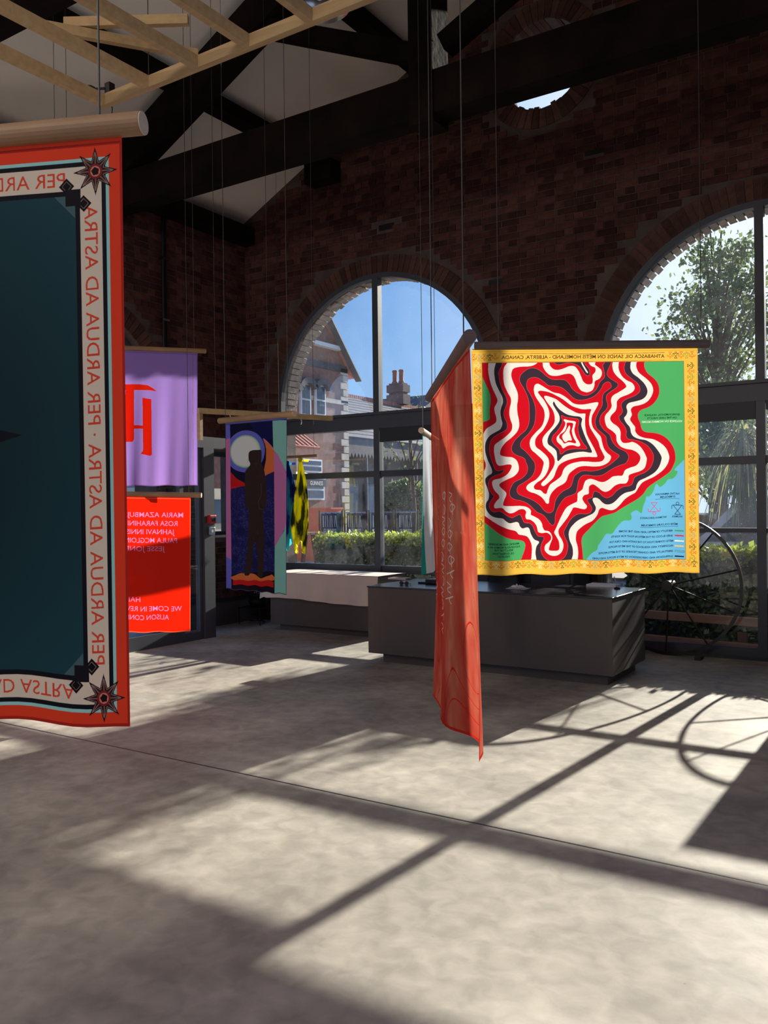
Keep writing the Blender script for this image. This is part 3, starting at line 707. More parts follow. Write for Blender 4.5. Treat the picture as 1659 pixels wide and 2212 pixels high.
    band([(2,[(630,20),(630,95),(630,200),(680,310),(760,380),(840,420),(878,490),(855,550),(780,600),(660,650),(605,710),(600,790),(580,860),(515,930),(500,990),(540,1050),(620,1110),(660,1190),(660,1300),(700,1360),(780,1360),(850,1345),(940,1390),(1010,1470)]),
          (4,[(1060,20),(1065,80),(1035,190),(960,245),(850,285),(790,320),(780,390),(740,445),(650,450),(570,480),(500,540),(430,565),(370,545),(300,490),(230,450),(170,480),(160,540),(155,600),(90,625),(60,680),(90,740),(130,790),(110,835),(50,840)]),
          (3,[(1520,820),(1480,870),(1420,970),(1340,1070),(1280,1150),(1285,1230),(1330,1310),(1355,1400),(1330,1490),(1270,1540),(1190,1550),(1110,1520),(1060,1460),(1070,1390),(1120,1340),(1160,1290),(1150,1230),(1090,1195),(1020,1205),(960,1190),(940,1110),(900,1050),(840,1010),(780,1000),(765,950),(775,890),(740,850),(670,850),(590,890),(520,900),(460,870),(400,815),(340,815),(285,820),(270,780),(300,720),(350,660),(340,610),(290,560),(250,490),(240,420),(270,380),(380,350),(480,290),(540,200),(540,150),(480,140),(400,155),(340,155),(300,100)]),
          (1,[(270,1500),(270,1470),(280,1390),(350,1330),(450,1260),(540,1170),(555,1080),(530,1000),(510,910),(515,820),(535,730),(530,650),(480,560),(430,440),(415,300),(425,180),(480,95),(500,20)])], WHT)
    band([(1,[(960,20),(950,95),(890,140),(800,160),(680,165),(580,190),(545,250),(545,330),(580,430),(620,520),(645,600),(645,690),(632,780),(640,900),(660,1000),(665,1100),(630,1190),(540,1280),(450,1350),(390,1430),(365,1500)]),
          (3,[(375,-5),(460,20),(560,35),(630,90),(660,180),(650,260),(580,330),(460,380),(370,430),(355,470),(400,520),(455,570),(460,620),(430,690),(412,750),(430,780),(560,790),(700,795),(800,820),(850,870),(850,930),(900,955),(980,1000),(1020,1060),(1030,1110),(1060,1160),(1120,1170),(1160,1210),(1180,1280),(1150,1360),(1130,1430),(1140,1465),(1260,1470),(1290,1430),(1280,1330),(1240,1250),(1210,1190),(1240,1120),(1320,950),(1400,820),(1500,760),(1560,730),(1570,680),(1575,600),(1620,560)]),
          (4,[(63,530),(80,470),(110,400),(180,365),(260,380),(330,405),(400,410),(470,380),(540,335),(620,325),(690,320),(730,240),(800,200),(900,160),(955,90),(965,20)]),
          (2,[(920,1510),(840,1470),(740,1455),(650,1410),(600,1330),(590,1240),(540,1180),(450,1110),(415,1010),(420,930),(470,870),(520,790),(510,690),(540,620),(640,560),(730,500),(745,460),(690,390),(610,320),(550,240),(530,150),(535,95),(535,20)])], RED)
    band([(1,[(1030,20),(1030,95),(1040,170),(1090,250),(1160,300),(1270,305),(1380,280),(1470,280),(1530,340),(1570,450)]),
          (2,[(33,530),(90,560),(150,565),(220,530),(250,460),(260,390),(330,350),(365,290),(360,220),(310,170),(260,130),(265,95),(260,20)])], WHT)
    band([(1,[(1135,20),(1135,95),(1150,150),(1200,200),(1270,213),(1360,190),(1450,155),(1530,160),(1590,230)]),
          (2,[(43,320),(80,400),(140,440),(210,430),(225,370),(220,300),(265,240),(260,180),(200,150),(160,95),(160,20)])], RED)
    band([(1,[(1200,20),(1210,95),(1260,130),(1330,125),(1420,105),(1500,115)]),(2,[(0,150),(60,220),(110,290),(160,305),(180,270),(165,200),(110,130),(95,95),(95,20)])], DRK, E1)
    c.poly(G(smooth(q(2,[(40,90),(60,140),(110,230),(140,265),(150,250),(120,200),(70,110),(60,60)]),4)), WHT)
    band([(2,[(410,20),(410,95),(380,140),(395,200),(410,290),(400,340),(340,400),(300,480),(250,550),(170,600),(100,618),(0,585)]),
          (1,[(1500,520),(1440,430),(1380,375),(1290,365),(1180,360),(1090,310),(1000,230),(900,185),(800,200),(700,280),(670,360),(690,430),(740,510),(790,620),(820,740),(825,900),(820,1040),(770,1160),(680,1240),(590,1330),(545,1430),(560,1500),(620,1550)]),
          (3,[(740,50),(770,110),(800,200),(780,290),(700,370),(590,420),(540,490),(515,570),(530,640),(600,690),(700,715),(800,760),(880,830),(950,890),(1030,920),(1090,980),(1140,1050),(1185,1080),(1220,1040),(1225,940),(1260,830),(1320,730),(1390,660),(1490,625),(1550,590),(1570,500),(1590,400)]),
          (4,[(60,325),(150,310),(270,318),(380,300),(470,250),(560,200),(660,160),(740,130),(780,60)]),
          (2,[(780,1560),(740,1500),(640,1450),(570,1390),(520,1310),(490,1230),(400,1150),(340,1060),(335,980),(370,900),(440,830),(460,760),(435,670),(450,600),(520,545),(600,490),(620,440),(580,400),(500,350),(450,290),(460,220),(490,150),(515,95),(520,20)])], DRK, E1)
    band([(2,[(515,460),(490,410),(440,405),(390,440),(360,500),(300,580),(220,640),(110,680),(0,690)]),
          (1,[(1500,650),(1420,570),(1330,495),(1220,465),(1130,460),(1050,400),(970,345),(890,330),(810,360),(780,430),(790,510),(840,600),(890,700),(920,820),(920,960),(890,1100),(810,1220),(720,1310),(685,1380),(700,1440),(770,1500)]),
          (3,[(860,50),(910,130),(910,240),(860,340),(760,420),(660,480),(630,550),(660,610),(740,650),(870,700),(980,770),(1060,860),(1130,890),(1190,860),(1210,800),(1230,700),(1280,620),(1350,560),(1450,510),(1490,440),(1520,340),(1600,270)]),
          (4,[(80,245),(200,245),(330,220),(470,160),(580,80),(640,15)]),
          (2,[(600,1530),(530,1480),(470,1420),(440,1330),(430,1260),(370,1200),(290,1130),(262,1040),(275,960),(320,860),(370,770),(375,680),(390,590),(460,530),(510,490)])], RED, E1)
    band([(2,[(300,720),(220,730),(100,755),(0,760)]),(1,[(1500,735),(1400,650),(1300,590),(1200,565),(1100,510),(1010,455),(950,430),(905,460),(895,540),(920,630),(990,740),(1050,840),(1060,960),(1020,1090),(930,1190),(850,1290),(830,1380),(860,1470),(930,1530)]),
          (3,[(1040,90),(1035,180),(1000,290),(930,380),(850,430),(790,480),(780,530),(830,575),(920,600),(1000,640),(1050,690),(1085,740),(1125,740),(1135,660),(1170,580),(1250,500),(1350,450),(1400,400),(1440,300),(1520,230)]),
          (4,[(0,190),(100,170),(250,172),(380,155),(480,100),(512,20)]),(2,[(450,1510),(400,1440),(370,1340),(350,1260),(290,1190),(230,1120),(205,1030),(215,930),(270,830),(310,750)])], WHT)
    band([(2,[(180,828),(80,835),(0,820)]),(1,[(1480,780),(1350,680),(1230,610),(1120,560),(1000,540),(960,560),(980,600),(1060,700),(1120,820),(1135,920),(1110,1020),(1040,1150),(950,1250),(915,1330),(930,1420),(1020,1490)]),
          (3,[(1115,40),(1130,160),(1090,280),(1020,370),(940,430),(895,490),(920,535),(1000,545),(1050,590),(1090,590),(1110,530),(1150,450),(1250,380),(1320,320),(1360,220),(1440,150)]),
          (4,[(0,108),(120,98),(260,102),(370,85),(410,30)]),(2,[(390,1530),(340,1430),(310,1330),(250,1230),(180,1110),(165,1000),(180,900),(200,840)])], RED)
    band([(2,[(100,900),(0,900)]),(1,[(1480,850),(1370,780),(1250,680),(1160,640),(1080,618),(1055,640),(1100,720),(1180,830),(1215,930),(1215,1030),(1170,1110),(1080,1210),(1030,1290),(1040,1390),(1110,1470),(1180,1540)]),
          (3,[(1215,60),(1210,150),(1150,260),(1080,360),(1020,420),(1010,460),(1050,475),(1120,420),(1200,340),(1240,240),(1290,150),(1400,90)]),
          (4,[(0,42),(150,25),(280,24)]),(2,[(290,1540),(250,1450),(190,1340),(130,1220),(105,1080),(105,980),(110,920)])], WHT)
    band([(1,[(1210,715),(1240,770),(1300,840),(1400,910),(1500,940),(1600,950)]),(2,[(50,975),(58,1000),(45,1080),(80,1200),(130,1320),(190,1440),(210,1500),(170,1510),(100,1500),(0,1505)]),
          (1,[(1450,1530),(1360,1560),(1310,1610)]),(3,[(1272,90),(1255,60)]),(1,[(1255,1570),(1240,1480),(1180,1420),(1115,1370),(1110,1290),(1150,1200),(1230,1110),(1290,1020),(1290,930),(1240,840),(1195,760),(1195,720)])], DRK)
    band([(1,[(1330,930),(1400,960),(1500,975),(1580,990),(1595,1040),(1580,1130),(1600,1250)]),(2,[(72,1360),(130,1430),(120,1455),(60,1460),(0,1455)]),(1,[(1500,1460),(1400,1480),(1330,1530),(1300,1520),(1290,1460),(1220,1390),(1175,1320),(1190,1250),(1250,1180),(1310,1100),(1340,1020),(1320,950)])], RED, E1)
    band([(1,[(1370,990),(1440,1010),(1540,1030),(1540,1080),(1525,1160),(1550,1260),(1600,1350),(1615,1400),(1580,1420),(1500,1400),(1420,1410),(1350,1445),(1320,1400),(1260,1340),(1250,1270),(1310,1200),(1365,1120),(1385,1050),(1360,1010)])], WHT)
    band([(1,[(1420,1045),(1500,1055),(1500,1110),(1485,1180),(1510,1280),(1550,1350),(1530,1370),(1440,1350),(1370,1370),(1330,1320),(1290,1280),(1300,1230),(1370,1180),(1400,1120),(1405,1060)])], RED)
    band([(1,[(1450,1090),(1460,1130),(1450,1200),(1480,1290),(1480,1325),(1430,1325),(1390,1350),(1355,1320),(1335,1250),(1390,1180),(1430,1110)])], WHT)
    # restore border outside the panel
    mk = Canvas(W, W, (0, 0, 0)); mk.poly(G(panel), (255, 255, 255)); mm = mk.a[..., :1] > .5
    c.a = np.where(mm, c.a, keep)
    c.pline(G(panel), 3, (150, 110, 50), True)
    s = W/490.0
    def T(txt, x, y, cap, col, bold=0, fit=None, align='start'):
        p = G([(x, y)])[0]; c.text(txt, p[0], p[1], cap*s, col, True, 0, align, fit*s if fit else None, bold)
    BR = (84, 48, 24)
    T('ATHABASCA OIL SANDS ON M\u00c9TIS HOMELAND - ALBERTA, CANADA', 1436, 773, 7.6, BR, .012, 353)
    c.pline(G([(1083,764),(1110,764.5),(1160,763.5),(1230,764.5),(1320,764),(1380,763),(1436,761.5)]), 2.6, (120, 80, 30)); c.pline(G([(1083,781.5),(1160,782),(1300,781.5),(1380,779.5),(1436,778.5)]), 2.6, (196, 110, 40))
    DK = (16, 60, 44)
    for tx, x, y, ft, co in (('ENVIRONMENTAL VIOLENCE', 1468, 899, 76, DK), ('ON THE LAND INFLICTS', 1462, 906, 64, DK), ("VIOLENCE ON WOMEN'S BODIES", 1474, 913.5, 88, (226, 240, 214))):
        T(tx, x, y, 4.0, co, .02, ft)
    for tx, x, y, ft in (('MISSING AND MURDERED', 1122, 1177.5, 68), ('INDIGENOUS WOMEN AS A', 1124.5, 1184, 72), ('RESULT OF THE', 1109, 1190.5, 41), ('OIL EXTRACTION', 1111.5, 1197.5, 47), ('INDUSTRY', 1102, 1203.5, 28)):
        T(tx, x, y, 4.0, DK, .02, ft)
    NB = (20, 48, 92)
    for tx, x, y, ft in (('NATIVE AMERICAN', 1467, 1070.5, 51), ('SYMBOLISM', 1458, 1077, 32), ('WOMAN', 1474, 1119.5, 23), ('WOMAN (DECEASED)', 1440, 1120.5, 57), ('M\u00c9TIS COLOURS SYMBOLISM', 1463, 1136, 78),
                         ('FERTILITY OF M\u00c9TIS LAND AND THE WOMB', 1452, 1150.5, 116), ('SHED BLOOD OF THE M\u00c9TIS IN FIGHT FOR RIGHTS', 1452.5, 1161, 133), ('M\u00c9TIS CONNECTION TO THE EARTH AND CREATOR', 1453, 1172, 138),
                         ('PROSPERITY AND RESILIENCE OF THE M\u00c9TIS PEOPLE', 1453, 1182.5, 140), ('SPIRITUALITY AND CONNECTEDNESS OF THE M\u00c9TIS PEOPLE', 1453, 1194, 162), ('SUPPRESSION AND DISPOSSESSION OF M\u00c9TIS PEOPLE AND LAND', 1453, 1205, 176)):
        T(tx, x, y, 4.0, NB, .02, ft)
    c.pline(G([(1416, 1079.5), (1467, 1079.5)]), 2, NB); c.pline(G([(1384, 1139.5), (1464, 1139)]), 2, NB)
    for y, co in ((1148.3, (60, 160, 90)), (1158.8, (214, 40, 84)), (1170, (244, 244, 240)), (1181, (240, 200, 130)), (1203, (30, 34, 60))):
        c.pline(G([(1456.5, y), (1477, y)]), 8.5, co)
    c.pline(G([(1457, 1190.5), (1478, 1190.5), (1478, 1193.5), (1457, 1193.5)]), 1.8, NB, True)
    def woman(cx, cy, sz, rot, col, wd):
        ca, sa = math.cos(rot), math.sin(rot)
        def f(x, y): return (cx+(x*ca-y*sa)*sz, cy+(x*sa+y*ca)*sz)
        c.pline([f(-.36, -.25), f(.36, -.25), f(-.24, .5), f(.24, .5), f(-.36, -.25)], wd, col)
        c.pline([f(-.36, -.25), f(-.46, -.22), f(-.47, .05)], wd, col); c.pline([f(.36, -.25), f(.46, -.22), f(.47, .05)], wd, col)
        p = f(0, -.38); c.oring(p[0], p[1], .12*sz, wd, col, 12)
    p = G([(1463, 1100)])[0]; woman(p[0], p[1], 27*s, 0, NB, 3.2)
    p = G([(1413.7, 1099.5)])[0]; woman(p[0], p[1], 27*s, math.pi, (224, 40, 110), 3.2)
    cyc = [(60, 46, 20), None, (140, 150, 40), None, (250, 236, 190), None, (170, 160, 140), None]
    RO = (214, 96, 24)
    def row(p0, p1, n, rot0, k0=0):
        a, b = G([p0])[0], G([p1])[0]
        for i in range(n):
            q_ = a+(b-a)*i/(n-1); col = cyc[(i+k0) % 8]
            woman(q_[0], q_[1], 14*s, rot0+(math.pi if col is None else 0), col or RO, 2.6)
    row((1036, 1222), (1500, 1216), 40, 0, 1)
    row((1492, 790), (1497, 1205), 35, math.pi/2, 0); row((1031, 790), (1038, 1206), 35, math.pi/2, 4)
    row((1023, 773), (1070, 771), 5, 0, 5); row((1448, 767), (1495, 766.5), 5, 0, 7)
    c.pline([(4, 4), (W-4, 4), (W-4, W-4), (4, W-4)], 5, (222, 160, 60), True)
    return c.image('yellow_art')

def art_green():
    W = 1300; c = Canvas(W, W, (28, 74, 82)); k = W/1.46
    RD, CY, BK, CR = (222, 62, 34), (150, 206, 200), (16, 16, 26), (214, 200, 180)
    o = 0
    for wd, col in ((.036, RD), (.009, CY), (.011, BK), (.060, CR), (.012, BK)):
        a, b = o*k, W-o*k; c.rect(a, a, b, b, col); o += wd
    a, b = o*k, W-o*k; c.rect(a, a, b, b, (24, 60, 68))
    # soft darker centre with dark star points
    yy, xx = np.mgrid[0:W, 0:W]; rr = np.hypot(xx-W/2, yy-W/2)/W
    ins = (xx > a) & (xx < b) & (yy > a) & (yy < b); f = np.clip((rr-.15)/.45, 0, 1)[..., None]
    c.a = np.where(ins[..., None], c.a*(.62+.5*f), c.a)
    P = []
    for i in range(16):
        an = math.pi*i/8; r_ = (.30 if i % 2 == 0 else .12)*W; P.append((W/2+r_*math.cos(an), W/2+r_*math.sin(an)))
    c.poly(P, BK)
    TX = (214, 70, 48); m0 = (.036+.009+.011)*k; m1 = m0+.060*k
    s = 'PER ARDUA AD ASTRA \u00b7 PER ARDUA AD ASTRA'; L_ = 1.15*k; cap = .035*k; pad = (m1-m0-cap)/2
    c.text(s, W/2, m1-pad, cap, TX, True, 0, 'center', L_)
    c.text(s, W/2, W-m1+pad, cap, TX, True, math.pi, 'center', L_)
    c.text(s, W-m1+pad, W/2, cap, TX, True, -math.pi/2, 'center', L_)
    c.text(s, m1-pad, W/2, cap, TX, True, math.pi/2, 'center', L_)
    BR = (54, 22, 22); LN = (140, 112, 104)
    def star(cx, cy):
        r1 = .060*k; r2 = .027*k; P = []; Q = []
        for i in range(16):
            an = math.pi*i/8; rr_ = r1 if i % 2 == 0 else r2; P.append((cx+rr_*math.cos(an), cy+rr_*math.sin(an)))
            rr_ = r1*.82 if i % 2 == 0 else r2*.84; Q.append((cx+rr_*math.cos(an), cy+rr_*math.sin(an)))
        c.poly(P, (14, 10, 14)); c.poly(Q, BR); c.pline(Q, 1.8, LN, True)
        for i in range(8):
            an = math.pi*i/4; c.line((cx+r2*.7*math.cos(an), cy+r2*.7*math.sin(an)), (cx+r1*.8*math.cos(an), cy+r1*.8*math.sin(an)), 2, LN)
        c.ell(cx, cy, .019*k, .019*k, (112, 40, 40)); c.ell(cx, cy, .0135*k, .0135*k, (216, 120, 104)); c.poly([(cx+.011*k*math.cos(2*math.pi*i/5-.5), cy+.011*k*math.sin(2*math.pi*i/5-.5)) for i in range(5)], (24, 16, 20))
    d = .071*k
    for sx in (0, 1):
        for sy in (0, 1):
            X = (W-d*1.02) if sx else d*1.02; Y = (W-d) if sy else d
            ix, iy = (-1 if sx else 1), (-1 if sy else 1)
            kx, ky = X+ix*.062*k, Y+iy*.062*k
            u = .026*k
            for (ax, ay, w_, col) in ((1.1, 0, .55, (14,10,14)), (0, 1.1, .55, (14,10,14))):
                px_, py_ = kx+ix*(ax-.7)*u*1.6*1, ky+iy*(ay-.7)*u*1.6
                c.poly([(px_, py_-u*.8), (px_+u*.8, py_), (px_, py_+u*.8), (px_-u*.8, py_)], col)
                c.pline([(px_, py_-u*.5), (px_+u*.5, py_), (px_, py_+u*.5), (px_-u*.5, py_)], 2, LN, True)
            c.poly([(kx-ix*.2*u, ky+iy*2.0*u), (kx+ix*2.0*u, ky-iy*.2*u), (kx-ix*.2*u, ky-iy*.2*u)], (70, 96, 100))
            c.poly([(kx-u*.8, ky-u*.8), (kx+u*.8, ky-u*.8), (kx+u*.8, ky+u*.8), (kx-u*.8, ky+u*.8)], (20, 18, 26))
            star(X, Y)
    c.pline([(3, 3), (W-3, 3), (W-3, W-3), (3, W-3)], 7, (170, 36, 28), True)
    return c.image('green_art')

PQ = [(142, 752), (427, 765), (427, 1049), (146, 1050)]
def art_purple():
    W = 900; c = Canvas(W, W, (172, 136, 218)); G = homog(PQ, [(0, 0), (W, 0), (W, W), (0, W)])
    RD = (232, 30, 8)
    def mir(P): return [(508-x, y) for x, y in P][::-1]      # unseen half mirrors the seen one
    c.poly(G([(222, 829), (300, 830), (318, 832), (330, 839), (337, 845), (322, 842.5), (287, 842.5), (222, 842)]), RD)
    c.poly(G([(270, 835), (287.5, 836), (287.5, 950), (284, 955), (272, 954.5), (262, 955), (266, 950)]), RD)
    c.poly(G([(306.5, 859), (311, 860), (325.5, 862), (327, 982), (323, 984.5), (302.5, 981), (307.5, 975), (308, 970)]), RD)
    c.poly(G([(285, 919), (309, 920), (309, 926.5), (285, 927)]), RD)
    c.poly(G([(235, 859), (252, 859), (252, 950), (248, 955), (230, 955), (235, 948)]), RD)
    c.pline(G([(416, 765), (418.5, 1050)]), 1.6, (120, 88, 160))
    c.pline([(3, 3), (W-3, 3), (W-3, W-3), (3, W-3)], 5, (140, 106, 190), True)
    return c.image('purple_art')
NQ = [(117, 1071), (412, 1076), (411, 1365), (120, 1368)]
def art_names():
    W = 1000; c = Canvas(W, W, (232, 32, 6)); G = homog(NQ, [(0, 0), (W, 0), (W, W), (0, W)]); k = W/294.0
    for tx, x, y, ft in (('MARIA AZAMBUJA', 396, 1117.5, 131), ('ROSA FARAHINI,', 384, 1136, 111), ('JAHNAVI INNIS', 378, 1154.5, 105), ('PAULA MCGLOIN', 383, 1173, 113), ('JESSE JONE', 358, 1191, 86),
                         ('HAIL', 305, 1300.5, 34), ('WE COME IN REV', 393, 1320, 121), ('ALISON CONN', 366, 1338.5, 96)):
        p = G([(x, y)])[0]; c.text(tx, p[0], p[1], 10.6*k, (236, 130, 190), True, 0, 'start', ft*k, .004)
    c.pline([(3, 3), (W-3, 3), (W-3, W-3), (3, W-3)], 7, (240, 90, 60), True)
    return c.image('names_art')

BQ = [(487, 917), (620, 905), (620, 1284), (490, 1272)]
def art_blue():
    W, H = 640, 1280; c = Canvas(W, H, (16, 14, 46)); G0 = homog(BQ, [(0, 0), (W, 0), (W, H), (0, H)])
    def G(P): return G0([(470+x/5.394, 890+y/5.394) for x, y in P])
    NV, PU, PK, TE, OR, RD = (14, 14, 52), (98, 98, 190), (186, 108, 160), (126, 182, 172), (206, 104, 56), (186, 24, 24)
    yy, xx = np.mgrid[0:H, 0:W]
    c.poly(G([(360,100),(650,100),(650,330),(500,330),(420,220)]), (18, 20, 74))
    c.poly(G(smooth([(150,720),(230,790),(330,850),(300,900),(150,930)],5)), RD)
    c.poly(G(smooth([(530,310),(620,390),(700,500),(780,660),(818,800),(820,1100),(818,1280),(760,1430),(660,1590),(640,1590),(640,700),(560,760),(540,700),(568,540),(565,420)],6)), PK)
    c.poly(G([(530,318),(600,380),(656,450),(658,700),(560,752),(540,690),(566,560),(566,440),(548,360)]), OR)
    G_ = G
    c.poly(G_([(160,905),(330,870),(520,775),(660,700),(668,1900),(165,1900)]), (30, 28, 84))
    rs = np.random.RandomState(3)
    for i in range(520):
        x = rs.uniform(170, 655); y = rs.uniform(900, 1880); a = rs.uniform(0, 6.3); P = []
        for j in range(5): P.append((x, y)); a += rs.uniform(-1.3, 1.3); x += 11*math.cos(a); y += 13*math.sin(a)
        P = [(min(660, max(166, u)), v) for u, v in P]
        c.pline(G(P), 1.6, (74, 70, 128))
    for cx, cy, r_ in ((270, 1400, 46), (430, 1780, 52), (600, 1550, 30), (200, 1720, 34)):
        c.ell(*G([(cx, cy)])[0], r_*1.05, r_*.75, (24, 24, 70))
    e = G([(320, 465)])[0]; c.ell(e[0], e[1], 207, 160, PU); c.ell(e[0], e[1], 163, 125, TE); c.ell(e[0], e[1], 152, 117, (196, 206, 170)); e2 = G([(312, 462)])[0]; c.ell(e2[0], e2[1], 140, 110, (206, 208, 206))
    c.poly(G([(640,95),(812,95),(818,740),(760,620),(700,500),(650,440)]), TE)
    c.poly(G([(818,1270),(780,1400),(720,1500),(668,1580),(668,2140),(830,2140)]), TE)
    c.poly(G([(70,140),(145,150),(150,300),(85,340)]), PU); c.poly(G([(85,335),(148,300),(165,1730),(92,1700)]), PK); c.poly(G([(90,1690),(166,1730),(166,2100),(85,2100)]), PU)
    c.poly(G([(165,1895),(668,1860),(668,2150),(165,2150)]), (24, 14, 26))
    c.poly(G([(182,1930),(655,1975),(655,2040),(182,2010)]), RD)
    c.poly(G(smooth([(195,1955),(195,1905),(350,1880),(420,1900),(500,1935),(590,1920),(640,1895),(640,1965)],4)), OR)
    # standing figure in brown
    FG = (48, 34, 30)
    c.poly(G(smooth([(365,480),(400,455),(470,448),(505,452),(512,520),(508,600),(540,680),(560,800),(572,960),(560,1130),(530,1160),(545,1400),(545,1650),(530,1890),(500,1925),(455,1895),(462,1700),(430,1520),(410,1560),(395,1750),(370,1880),(340,1905),(312,1885),(335,1700),(350,1480),(362,1150),(330,1130),(322,950),(322,720),(345,670),(380,620),(362,560)],5)), FG)
    for i in range(120):
        x = rs.uniform(345, 540); y = rs.uniform(500, 1500)
        c.pline(G([(x, y), (x+rs.uniform(-8, 8), y+rs.uniform(20, 60))]), 1.6, (66, 50, 40) if i % 2 else (34, 24, 22))
    c.pline(G([(500,840),(510,900),(505,990),(470,1050),(480,1130),(530,1150)]), 2, (110, 96, 90)); c.pline(G([(425,600),(445,620),(470,590)]), 2, (84, 70, 60))
    c.pline([(2, 2), (W-2, 2), (W-2, H-2), (2, H-2)], 5, (60, 60, 90), True)
    return c.image('blue_art')

def art_tie():
    W, H = 500, 1000; c = Canvas(W, H, (198, 92, 72)); rs = np.random.RandomState(5)
    # dyed streaks: stretched value noise
    def vn(nx, ny):
        g = rs.rand(ny+2, nx+2); y = np.linspace(0, ny, H); x = np.linspace(0, nx, W); yi, xi = y.astype(int), x.astype(int); fy, fx = (y-yi)[:, None], (x-xi)[None]; fy, fx = fy*fy*(3-2*fy), fx*fx*(3-2*fx)
        return g[yi][:, xi]*(1-fy)*(1-fx)+g[yi+1][:, xi]*fy*(1-fx)+g[yi][:, xi+1]*(1-fy)*fx+g[yi+1][:, xi+1]*fy*fx
    n = .5*vn(14, 5)+.3*vn(36, 12)+.2*vn(70, 30); n = (n-.5)*2
    c.a += np.stack([n*.10, n*.22, n*.18], -1)
    u = vn(7, 5)*3.2+np.linspace(0, 3.2, W)[None]*1.0
    line = (np.abs((u % .5)-.25) < .013); c.a[line & (np.linspace(0, 1, H)[:, None] > .6)] = (.80, .14, .08)
    for (x0, n_, seed) in ((.70, 9, 1), (.50, 12, 2), (.33, 10, 3)):
        r2 = np.random.RandomState(seed); y = .34
        for i in range(n_):
            cx = (x0+r2.uniform(-.02, .02))*W; cy = y*H; kind = r2.randint(4)
            if kind == 0: P = [(cx-16, cy), (cx+14, cy+8), (cx-10, cy+20), (cx+16, cy+30)]
            elif kind == 1: P = [(cx, cy-4), (cx+22, cy+6), (cx+4, cy+20), (cx-14, cy+8), (cx+6, cy-2), (cx+10, cy+34)]
            elif kind == 2: P = [(cx-22, cy+16), (cx+24, cy), (cx+6, cy+10), (cx+20, cy+24)]
            else: P = [(cx-10, cy), (cx+12, cy+14), (cx-8, cy+30), (cx+2, cy+6)]
            c.pline(smooth(P, 5, False), 3.0, (236, 206, 196)); y += .036
    c.pline([(4, 4), (W-4, 4), (W-4, H-4), (4, H-4)], 7, (196, 40, 26), True)
    return c.image('tie_art')

# ------------------------------------------------------------------ hanging scarves
def wire_up(parent, x, y, z0, ztop=None):
    zt = ztop if ztop else zr(x)-.02
    for xc, hw in ((-7.15, .13), (-5.53, .12), (2*RIDGE+7.15, .13), (2*RIDGE+5.53, .12)):
        if not ztop and abs(x-xc) < hw: zt = zr(xc)-.24
    MB().tube([(x, y, z0), (x, y, zt)], .0022, 5).build('wire', M['wire'], parent)
def banner(name, label, TL, TR, BR_, BL_, mat, group=None, rod=.0216, ext=(.07, .056), wave=(.012, 3.0), sag=.0, n=36, wires=(.08, .92), rodmat='rodwood', gap=.008, curl=0.0, ztops=(None, None)):
    TL, TR, BR_, BL_ = map(Vector, (TL, TR, BR_, BL_))
    ux = (TR-TL).normalized(); nrm = ux.cross(Vector((0, 0, 1))).normalized()
    t = thing(name, label, 'banner', ((TL+TR)/2), group)
    m = MB(); m.uv = []
    ph = random.uniform(0, 6)
    for j in range(n+1):
        v = j/n
        for i in range(n+1):
            u = i/n
            p = (TL*(1-u)+TR*u)*(1-v)+(BL_*(1-u)+BR_*u)*v
            amp = wave[0]*(.15+v)**1.3
            d = amp*(math.sin(u*wave[1]*6.283+ph+v*.8)+.45*math.sin(u*wave[1]*15.1+ph*2+v*2))+curl*v*v*(u-.5)
            hz = .004*math.sin(u*29+ph)*v+sag*math.sin(u*math.pi)*v
            m.v.append(tuple(p+nrm*d+Vector((0, 0, hz)))); m.uv.append((u, 1-v))
    for j in range(n):
        for i in range(n):
            a = j*(n+1)+i; m.f.append((a, a+1, a+n+2, a+n+1))
    m.build('cloth', mat, t, smooth=True, fix=False)
    up_ = Vector((0, 0, rod+gap)); a = TL-ux*ext[0]+up_; b = TR+ux*ext[1]+up_
    MB().tube([a, b], rod, 20, cap=True).build('rod', M[rodmat], t)
    for q in (a, b):
        dq = (q-(a+b)/2).normalized(); MB().tube([q+dq*.0003, q+dq*.003], rod*.97, 20).build('rod_end', M['rodend' if rodmat == 'rodwood' else 'rod_backlit'], t)
    # stitched loops that hold the cloth to the rod
    lp = MB()
    for i in range(n):
        pa, pb = TL.lerp(TR, i/n), TL.lerp(TR, (i+1)/n); lp.add([pa, pb, pb+Vector((0,0,gap+.004)), pa+Vector((0,0,gap+.004))], [(0,1,2,3)])
    lp.build('hem', mat, t, fix=False).hide_render = False
    for k, wq in enumerate(wires):
        q = a.lerp(b, wq); wire_up(t, q.x, q.y, q.z+rod, ztops[k])
    return t
ZD = dict
SS = .8
# large green scarf, near left
TRg = at_d(263, 304, 2.135*SS); Lg = at_d(0, 316, 2.19*SS); ug = (Lg-TRg); ug.z = 0; ug.normalize(); TLg = TRg+ug*1.46*SS; TLg.z = TRg.z+.0
BRg = at_d(281, 1574, 2.105*SS); BLg0 = at_d(0, 1554, 2.205*SS); ubg = (BLg0-BRg); ubg.z = 0; ubg.normalize(); BLg = BRg+ubg*1.46*SS; BLg.z = BLg0.z
banner('hanging_scarf', 'large dark teal scarf with red border and mirrored lettering, nearest on the left', TLg, TRg, BRg, BLg,
       clothmat('green_scarf', art_green(), trans=.10, through=.0), 'printed scarves on rods', rod=.023, ext=(.09, .044), wave=(.003, 1.3), wires=(.1, .93), ztops=(3.87, None))
